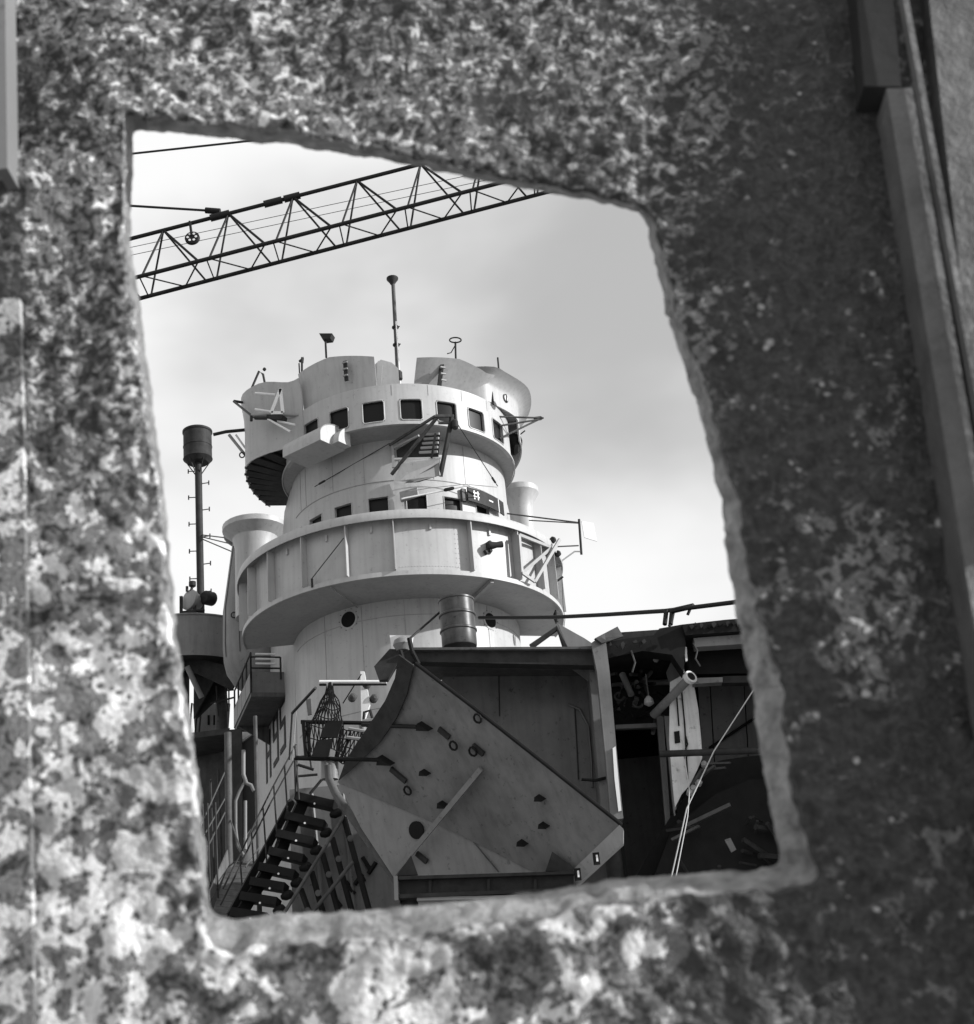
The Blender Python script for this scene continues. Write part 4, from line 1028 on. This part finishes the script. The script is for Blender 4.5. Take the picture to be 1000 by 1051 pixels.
# ------------------------------------------------------------------ the torn gun sponson
def build_sponson():
    g = thing('gun_sponson', 'big torn sponson with a tilted underside plate and a box bulkhead behind', 'sponson', at(500, 910, 23))
    A0, A1, A2 = at(425, 681, 21.6), at(640, 848, 21.0), at(346, 803, 24.0)
    nA = (A1 - A0).cross(A2 - A0).normalized()
    if nA.z > 0: nA = -nA                                     # underside faces down and out
    pa = lambda x, y, o=0.0: on_plane(x, y, A0, nA) + nA * o
    skin = [(426, 681), (480, 722), (560, 785), (638, 847), (588, 894), (578, 906), (541, 892), (470, 856), (430, 838), (380, 817), (346, 803), (366, 784), (392, 758), (410, 728), (420, 702)]
    MB().poly([pa(x, y) for x, y in skin], -nA * .02).build('underside_plate', 'low', g)
    ed = MB().tube([pa(x, y, -.012) for x, y in ((426, 681), (480, 722), (560, 785), (638, 847))], .032, 8).build('plate_edge', 'black', g)
    # dark flange along the curved left edge
    fl_ = [(412, 671), (427, 682), (420, 712), (410, 735), (393, 760), (366, 786), (350, 800), (358, 778), (378, 748), (398, 718), (408, 695)]
    MB().poly([pa(x, y, .07) for x, y in fl_], -nA * .03).build('edge_flange', 'dark', g)
    # lower plating below the crease
    B2 = at(405, 903, 23.9); c0, c1 = pa(380, 817), pa(541, 892)
    nB = (c1 - c0).cross(B2 - c0).normalized()
    if nB.y > 0: nB = -nB
    pb_ = lambda x, y, o=0.0: on_plane(x, y, c0, nB) + nB * o
    MB().poly([pb_(x, y, -.02) for x, y in ((346, 802), (380, 817), (430, 838), (470, 856), (541, 891), (585, 908), (560, 935), (430, 935), (405, 903), (370, 850))], -nB * .05).build('lower_plate', 'mid', g)
    seam = bar('weld_seam', pb_(486, 864, .004), pb_(512, 895, .004), .012, 'bare', g, 5)
    q = pb_(428, 852, .01); MB().lathe(q - nB * .01, [(.15, 0), (.15, .03)], 24, nB).build('drain_hole', 'void', g)
    # bottom beam with flanges
    for nm, p in (('beam_web', [(409, 903), (589, 897), (589, 914), (409, 921)]),):
        prism(nm, p, 22.0, .06, 'dark', g)
    prism('beam_flange', [(407, 899.5), (590, 894), (590, 897), (407, 903)], 21.85, .35, 'dark', g); prism('beam_flange', [(407, 918), (590, 911), (590, 914.5), (407, 922)], 21.85, .35, 'dark', g)
    prism('beam_end', [(404, 899), (408, 899), (409, 924), (405, 924)], 21.8, .4, 'mid', g)
    prism('lower_lip', [(428, 921), (560, 918), (560, 921), (428, 924.5)], 21.9, .2, 'grey', g)
    prism('beam_knee', [(407, 899), (422, 878), (429, 898)], 21.9, .06, 'dark', g); prism('beam_knee', [(560, 894), (567, 874), (589, 890), (588, 895)], 21.9, .06, 'dark', g)
    for x in (440, 500, 548): prism('beam_stiffener', [(x, 902), (x + 3, 902), (x + 3, 917), (x, 917.5)], 21.95, .05, 'dark', g)
    # pale thick end of the plate
    MB().poly([pa(x, y, .03) for x, y in ((637, 846), (641, 850), (641, 864), (593, 908), (587, 894))], (0.02, .25, 0)).build('plate_end', 'grey', g)
    for x, y in ((616, 880), (597, 896)):
        e = MB(); p = pa(x, y, .12) - Vector((0, .15, 0)); beam('lug', p + Vector((0, 0, -.09)), p + Vector((0, 0, .09)), .1, .06, 'black', g)
        beam('lug_slot', p + Vector((.01, -.035, -.05)), p + Vector((.01, -.035, .05)), .03, .02, 'pale', g)
    # diagonal angle bar
    ab = [pa(496, 788, .06), pa(430, 866, .06)]
    beam('angle_bar', ab[0], pb_(406, 897, .06), .085, .05, 'mid', g, up=nA)
    # small brackets, lugs and clips on the plate
    for x, y, s in ((437, 745, 8), (397, 780, 9), (438, 792, 5), (457, 825, 6), (556, 818, 5), (560, 846, 5), (538, 864, 5)):
        MB().poly([pa(x - s * .5, y - s * .6), pa(x + s, y + s * .35), pa(x - s * .6, y + s * .3)], nA * .14).build('bracket', 'black', g)
    for x, y in ((493, 736), (468, 764), (421, 810), (488, 770)):
        c = pa(x, y, .07); e1 = (pa(x + 4, y, .07) - c).normalized() * .075; e2 = nA.cross(e1)
        MB().tube([c + e1 * math.cos(a * .7) + e2 * math.sin(a * .7) for a in range(10)], .02, 5, False).build('ring_lug', 'black', g)
    for x, y, w in ((492, 769, 1), (457, 752, 1), (410, 795, 1.5), (434, 880, 1)):
        c = pa(x, y, .03) if y < 830 else pb_(x, y, .03); d = (pa(x + 6, y + 5) - pa(x, y)).normalized()
        MB().beam(c - d * .12 * w, c + d * .12 * w, .09, .05, up=nA).build('doubler', 'dark', g)
    for a, b in (((372, 744), (432, 744)), ((352, 779), (395, 778))): bar('rod', at(*a, 23.0), pa(*b, .1), .035, 'black', g, 6)
    # box bulkhead behind the plate
    prism('bulkhead', [(457, 684), (606, 684), (618, 700), (634, 838), (600, 836), (560, 800), (452, 705)], 23.3, .06, 'low', g)
    prism('bulkhead_return', [(605, 690), (622, 670), (634, 838), (618, 838)], 22.2, 1.1, 'low', g)
    ptube('bent_seam', [(512, 684, 23.27), (513, 735, 23.27)], .01, 'dark', g, 5)
    ptube('bent_seam', [(590, 725, 23.27), (592, 760, 23.27), (594, 800, 23.27)], .012, 'dark', g, 5)
    ptube('bent_seam', [(583, 723, 23.26), (595, 728, 23.26), (604, 745, 23.26), (607, 780, 23.26), (608, 808, 23.26)], .02, 'low', g, 6)
    ptube('crack', [(597, 800, 22.15), (612, 801, 22.15), (628, 797, 22.15), (632, 793, 22.15)], .025, 'black', g, 6)
    prism('corner_gusset', [(583, 683), (612, 683), (614, 706)], 22.8, .05, 'mid', g)
    prism('top_beam', [(424, 667), (607, 666), (612, 683), (424, 679)], 21.9, .25, 'dark', g)
    prism('top_flange', [(422, 664.5), (609, 663.5), (609, 666), (422, 667)], 21.8, 1.7, 'bare', g)
    prism('right_post', [(607, 660), (621, 650), (626, 690), (634, 780), (640, 840), (627, 842), (622, 780), (613, 690)], 21.7, .3, 'low', g)
    prism('torn_edge', [(629, 768), (632, 766), (635, 800), (638, 832), (635, 833), (631, 800)], 21.66, .03, 'pale', g)
    plate('top_flap', [at(611, 655, 21.6), at(634, 643, 22.0), at(640, 653, 22.0), at(618, 660, 21.6)], .04, 'dark', g)
    prism('end_bracket', [(384, 684), (400, 666), (424, 667), (424, 680), (408, 681), (398, 698), (389, 698)], 21.9, .12, 'dark', g)
    MB().lathe(at(413, 662, 21.9), [(.1, -.1), (.16, 0), (.14, .08), (.05, .14)], 14).build('bollard', 'mid', g, True)
    prism('pad', [(400, 652), (424, 652), (422, 667), (402, 667)], 22.6, .1, 'pale', g)
    for a, b in (((420, 655), (424, 672)), ((411, 668), (416, 684)), ((423, 668), (430, 682))): pbar('stub', (*a, 21.7), (*b, 21.7), .04, 'black', g, 7)
    pbar('wedge_plate_bar', (419, 657, 21.8), (452, 628, 22.2), .02, 'dark', g, 6)
    ptube('angle_frame', [(545, 664, 22.2), (572, 645, 22.2), (580, 664, 22.2)], .05, 'dark', g, 6)
    prism('casing_plate', [(573, 640), (600, 655), (612, 663), (583, 664)], 23.0, .4, 'mid', g)
    # legs that carry the wreck
    for x, y, Y in ((420, 920, 22.2), (575, 912, 22.2), (625, 840, 22.4)):
        a = at(x, y, Y); bar('support', a, Vector((a.x, a.y, 0)), .14, 'dark', g, 10)
build_sponson()
def build_drum():
    p = at(472, 664.5, 22.1); g = thing('oil_drum', 'dented steel oil drum standing on the sponson top beam', 'drum', p)
    H, R_ = .86, .30
    MB().lathe(p, [(R_ * .97, 0), (R_, .02), (R_, .26), (R_ + .02, .275), (R_ + .02, .3), (R_, .315), (R_, .54), (R_ + .02, .555), (R_ + .02, .58), (R_, .6), (R_, H - .04), (R_ + .014, H - .03), (R_ + .014, H), (R_ - .02, H), (R_ - .03, H - .02)], 40).build('drum_body', 'drum', g, True, 25)
    MB().lathe(p + Vector((.12, -.1, H - .02)), [(.035, 0), (.035, .03), (.02, .035)], 10).build('bung', 'dark', g)
build_drum()

# ------------------------------------------------------------------ torn-open compartment at the right
def build_compartment():
    g = thing('torn_compartment', 'torn-open dark ship compartment under a ragged deck edge at the right', 'ship compartment', at(700, 900, 24))
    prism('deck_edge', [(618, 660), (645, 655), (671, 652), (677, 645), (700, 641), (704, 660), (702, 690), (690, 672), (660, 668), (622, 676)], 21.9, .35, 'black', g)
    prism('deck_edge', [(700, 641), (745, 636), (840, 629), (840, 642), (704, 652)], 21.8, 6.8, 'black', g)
    prism('deck_plate', [(618, 660), (672, 653), (700, 650), (700, 653), (620, 663)], 22.3, 6.3, 'dark', g)
    prism('deck_beam', [(712, 655), (840, 645), (840, 656), (714, 664)], 21.95, .25, 'mid', g)
    prism('deck_stringer', [(704, 664), (840, 657), (840, 690), (708, 692)], 22.5, .2, 'black', g)
    prism('ledge', [(712, 696), (742, 695), (742, 700), (712, 702)], 22.4, .2, 'mid', g); prism('ledge', [(742.3, 694), (840, 692), (840, 699), (742.3, 701)], 22.42, .2, 'dark', g)
    # inside back wall, side walls and floor
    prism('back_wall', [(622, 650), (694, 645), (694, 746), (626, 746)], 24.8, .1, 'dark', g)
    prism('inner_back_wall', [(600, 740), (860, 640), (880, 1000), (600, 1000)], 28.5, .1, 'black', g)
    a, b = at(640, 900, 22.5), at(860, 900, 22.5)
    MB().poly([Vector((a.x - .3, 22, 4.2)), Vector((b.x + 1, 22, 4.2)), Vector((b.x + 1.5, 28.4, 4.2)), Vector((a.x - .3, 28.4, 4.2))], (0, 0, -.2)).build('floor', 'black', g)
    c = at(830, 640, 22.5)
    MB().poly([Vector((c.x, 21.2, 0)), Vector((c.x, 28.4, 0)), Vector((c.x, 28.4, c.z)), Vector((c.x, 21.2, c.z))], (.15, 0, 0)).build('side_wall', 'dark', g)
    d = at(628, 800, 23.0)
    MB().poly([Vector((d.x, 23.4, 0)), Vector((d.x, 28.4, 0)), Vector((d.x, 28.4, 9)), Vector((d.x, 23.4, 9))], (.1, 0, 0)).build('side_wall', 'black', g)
    prism('door_lintel', [(632, 744), (676, 742), (676, 746.5), (632, 748)], 23.6, .12, 'mid', g)
    prism('door_jamb', [(674, 735), (681, 735), (690, 868), (685, 868)], 23.4, .15, 'mid', g)
    prism('door_jamb', [(682, 735), (687, 735), (695, 835), (692, 838)], 23.2, .1, 'grey', g)
    # pale torn bulkhead strip
    pts = [(688, 700), (699, 694), (708, 689), (713, 706), (717, 728), (720, 760), (721, 778), (716, 790), (708, 806), (700, 815), (693, 829), (690, 800), (687, 760)]
    st_ = prism('torn_bulkhead', pts, 22.6, .06, 'board', g)
    prism('slot', [(692, 751), (697.5, 750), (698.5, 762), (693, 763)], 22.58, .03, 'black', g)
    for p in ([(704, 756, 22.57), (706, 764, 22.57), (704, 768, 22.57), (707, 776, 22.57)], [(699, 700, 22.57), (703, 745, 22.57), (706, 800, 22.57)], [(694, 705, 22.57), (697, 745, 22.57)]):
        ptube('crack', p, .014, 'black', g, 5)
    prism('plate_fold', [(684, 690), (698, 660), (702, 662), (700, 690), (690, 712)], 22.9, .05, 'low', g)
    for p in ([(702, 664), (705, 664), (706, 678), (704, 679)], [(698, 678), (700, 676), (703, 690), (701, 691)]): prism('bright_edge', p, 22.0, .04, 'pale', g)
    # bent pipe with an open end
    A, B = at(671, 734, 22.9), at(708, 696, 22.0)
    pi = bar('broken_pipe', A, B, .075, 'mid', g, 14)
    dr = (B - A).normalized()
    MB().lathe(B - dr * .05, [(.09, 0), (.115, .03), (.115, .1)], 18, dr).build('pipe_collar', 'board', pi, True); MB().lathe(B + dr * .05, [(.075, 0), (.075, .006)], 18, dr).build('pipe_bore', 'void', pi)
    # back panels at the right
    xs = [716, 729, 764, 800, 840]
    for i in range(4): prism('wall_panel', [(xs[i] + .6, 702), (xs[i + 1] - .6, 701), (xs[i + 1] + 4.4, 790), (xs[i] + 5.6, 790)], 24.2, .06, 'low', g)
    pbar('wall_brace', (728, 768, 24.1), (790, 727, 24.1), .025, 'black', g, 6)
    # jumble in the head of the doorway
    r = random.Random(3)
    pbar('stub_pipe', (639, 692, 23.4), (648, 713, 23.2), .06, 'mid', g, 10)
    pbar('lamp_wire', (663, 692, 23.4), (666, 715, 23.2), .012, 'grey', g, 5)
    MB().lathe(at(666, 719, 23.2), [(.03, .08), (.08, .02), (.09, -.06), (.03, -.1)], 12).build('lamp', 'pale', g, True)
    pbar('cross_pipe', (628, 702, 24.6), (690, 700, 24.6), .06, 'mid', g, 8)
    for k in range(26):
        x, y = 632 + r.random() * 48, 688 + r.random() * 52; l = 4 + r.random() * 12; a = r.random() * 3.1
        pbar('bent_rod', (x, y, 23.6 + r.random()), (x + l * math.cos(a), y + l * math.sin(a), 23.6 + r.random()), .015 + .03 * r.random(), ('bare', 'dark', 'low')[k % 3], g, 6)
    for x, y in ((655, 722), (636, 715), (676, 668)):
        MB().tube([at(x + 5 * math.cos(t * .7), y + 4 * math.sin(t * .7), 23.5) for t in range(8)], .025, 5).build('cable_loop', 'bare', g)
    for k in range(26):
        x = 622 + k * 6 + r.random() * 4; y = 661 - (x - 622) * .11 if x < 672 else 641.5 - (x - 700) * .09
        h = 2 + r.random() * 6; w_ = 1 + r.random() * 3
        if 668 < x < 702: continue
        prism('ragged_strip', [(x, y + 1), (x + w_, y - r.random() * 2.2), (x + w_ + 2, y + 1.5), (x + w_ * .7, y + h), (x + .4, y + h * .5)], 21.72 + r.random() * .06, .03, ('dark', 'black')[k % 2], g)
    ptube('torn_wire', [(712, 660, 21.9), (716, 668, 21.85), (714, 676, 21.9), (719, 684, 21.85)], .014, 'bare', g, 5)
    ptube('torn_wire', [(648, 668, 21.9), (652, 680, 21.85), (649, 690, 21.9)], .016, 'bare', g, 5)
    pbar('bright_stub', (673, 678, 22.6), (680, 664, 22.3), .05, 'mid', g, 8)
build_compartment()
tag(pbar('boom_pipe', (677, 774, 22.0), (842, 768, 21.9), .055, 'dark', None, 12), 'long dark horizontal pipe across the torn compartment', 'pipe')
def build_debris():
    g = thing('debris_heap', 'black heap of collapsed plates and bars in the torn compartment', 'debris', at(730, 905, 23))
    r = random.Random(11)
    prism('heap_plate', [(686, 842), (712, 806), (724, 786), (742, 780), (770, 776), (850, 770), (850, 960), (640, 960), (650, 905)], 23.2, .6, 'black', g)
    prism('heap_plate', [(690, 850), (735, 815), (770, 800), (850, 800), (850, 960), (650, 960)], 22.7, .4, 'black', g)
    for a, b, w in (((704, 848), (750, 826), .1), ((690, 862), (718, 848), .07), ((712, 806), (722, 790), .09), ((716, 800), (734, 786), .06), ((728, 784), (750, 783), .05), ((724, 790), (745, 788), .05)):
        beam('twisted_bar', at(*a, 22.5), at(*b, 22.3), w, w * .6, 'bare', g)
    prism('torn_tab', [(744, 862), (750, 860), (756, 872), (751, 875)], 22.3, .04, 'low', g)
    for x, y in ((712, 812), (716, 806), (708, 816), (724, 787)): MB().lathe(at(x, y, 22.4), [(.02, 0), (.06, .03), (.05, .1), (.01, .12)], 8, (r.random() - .5, -1, r.random())).build('shard', 'grey', g)
    for k in range(16):
        x, y = 690 + r.random() * 110, 830 + r.random() * 70; a = r.random() * 3; l = 10 + r.random() * 25
        pbar('twisted_bar', (x, y, 22.4), (x + l * math.cos(a), y + l * math.sin(a) * .6, 22.6), .02 + r.random() * .03, 'dark', g, 6)
build_debris()
# ropes and the overhead cable
tag(ptube('hoist_rope', [(686, 915, 21.6), (705, 830, 21.7), (733, 771, 21.8), (777, 703, 21.9), (830, 622, 22.0)], .011, 'rope', None, 6), 'pale thin rope running up to the right across the torn compartment', 'rope')
tag(ptube('slack_rope', [(691, 915, 21.65), (706, 838, 21.75), (708, 812, 21.8), (703, 780, 22.0), (700, 760, 22.4)], .009, 'rope', None, 6), 'shorter pale rope hanging beside the torn pale bulkhead', 'rope')
oc = thing('overhead_cable', 'black sagging cable stretched from the tower to the right over the wreck', 'cable', at(600, 634, 24))
pts = [(492, 634, 32.0), (530, 634, 30), (570, 633.5, 28.2), (620, 631, 26.5), (683, 627, 24.5), (755, 618, 22.8), (860, 604, 21.4)]
ptube('cable_run', pts, .042, 'cable', oc, 8)
for x in (684, 690): ptube('hanger', [(x, 627, 24.3), (x - 1.5, 641, 24.2)], .045, 'cable', oc, 6)
ptube('hanger', [(692, 626, 24.3), (690, 636, 24.2), (687, 643, 24.2)], .03, 'cable', oc, 6)
pbar('clip', (709, 624, 24.0), (706, 631, 24.0), .03, 'cable', oc, 6); pbar('clip', (690, 627, 24.2), (712, 622, 23.9), .055, 'cable', oc, 6)
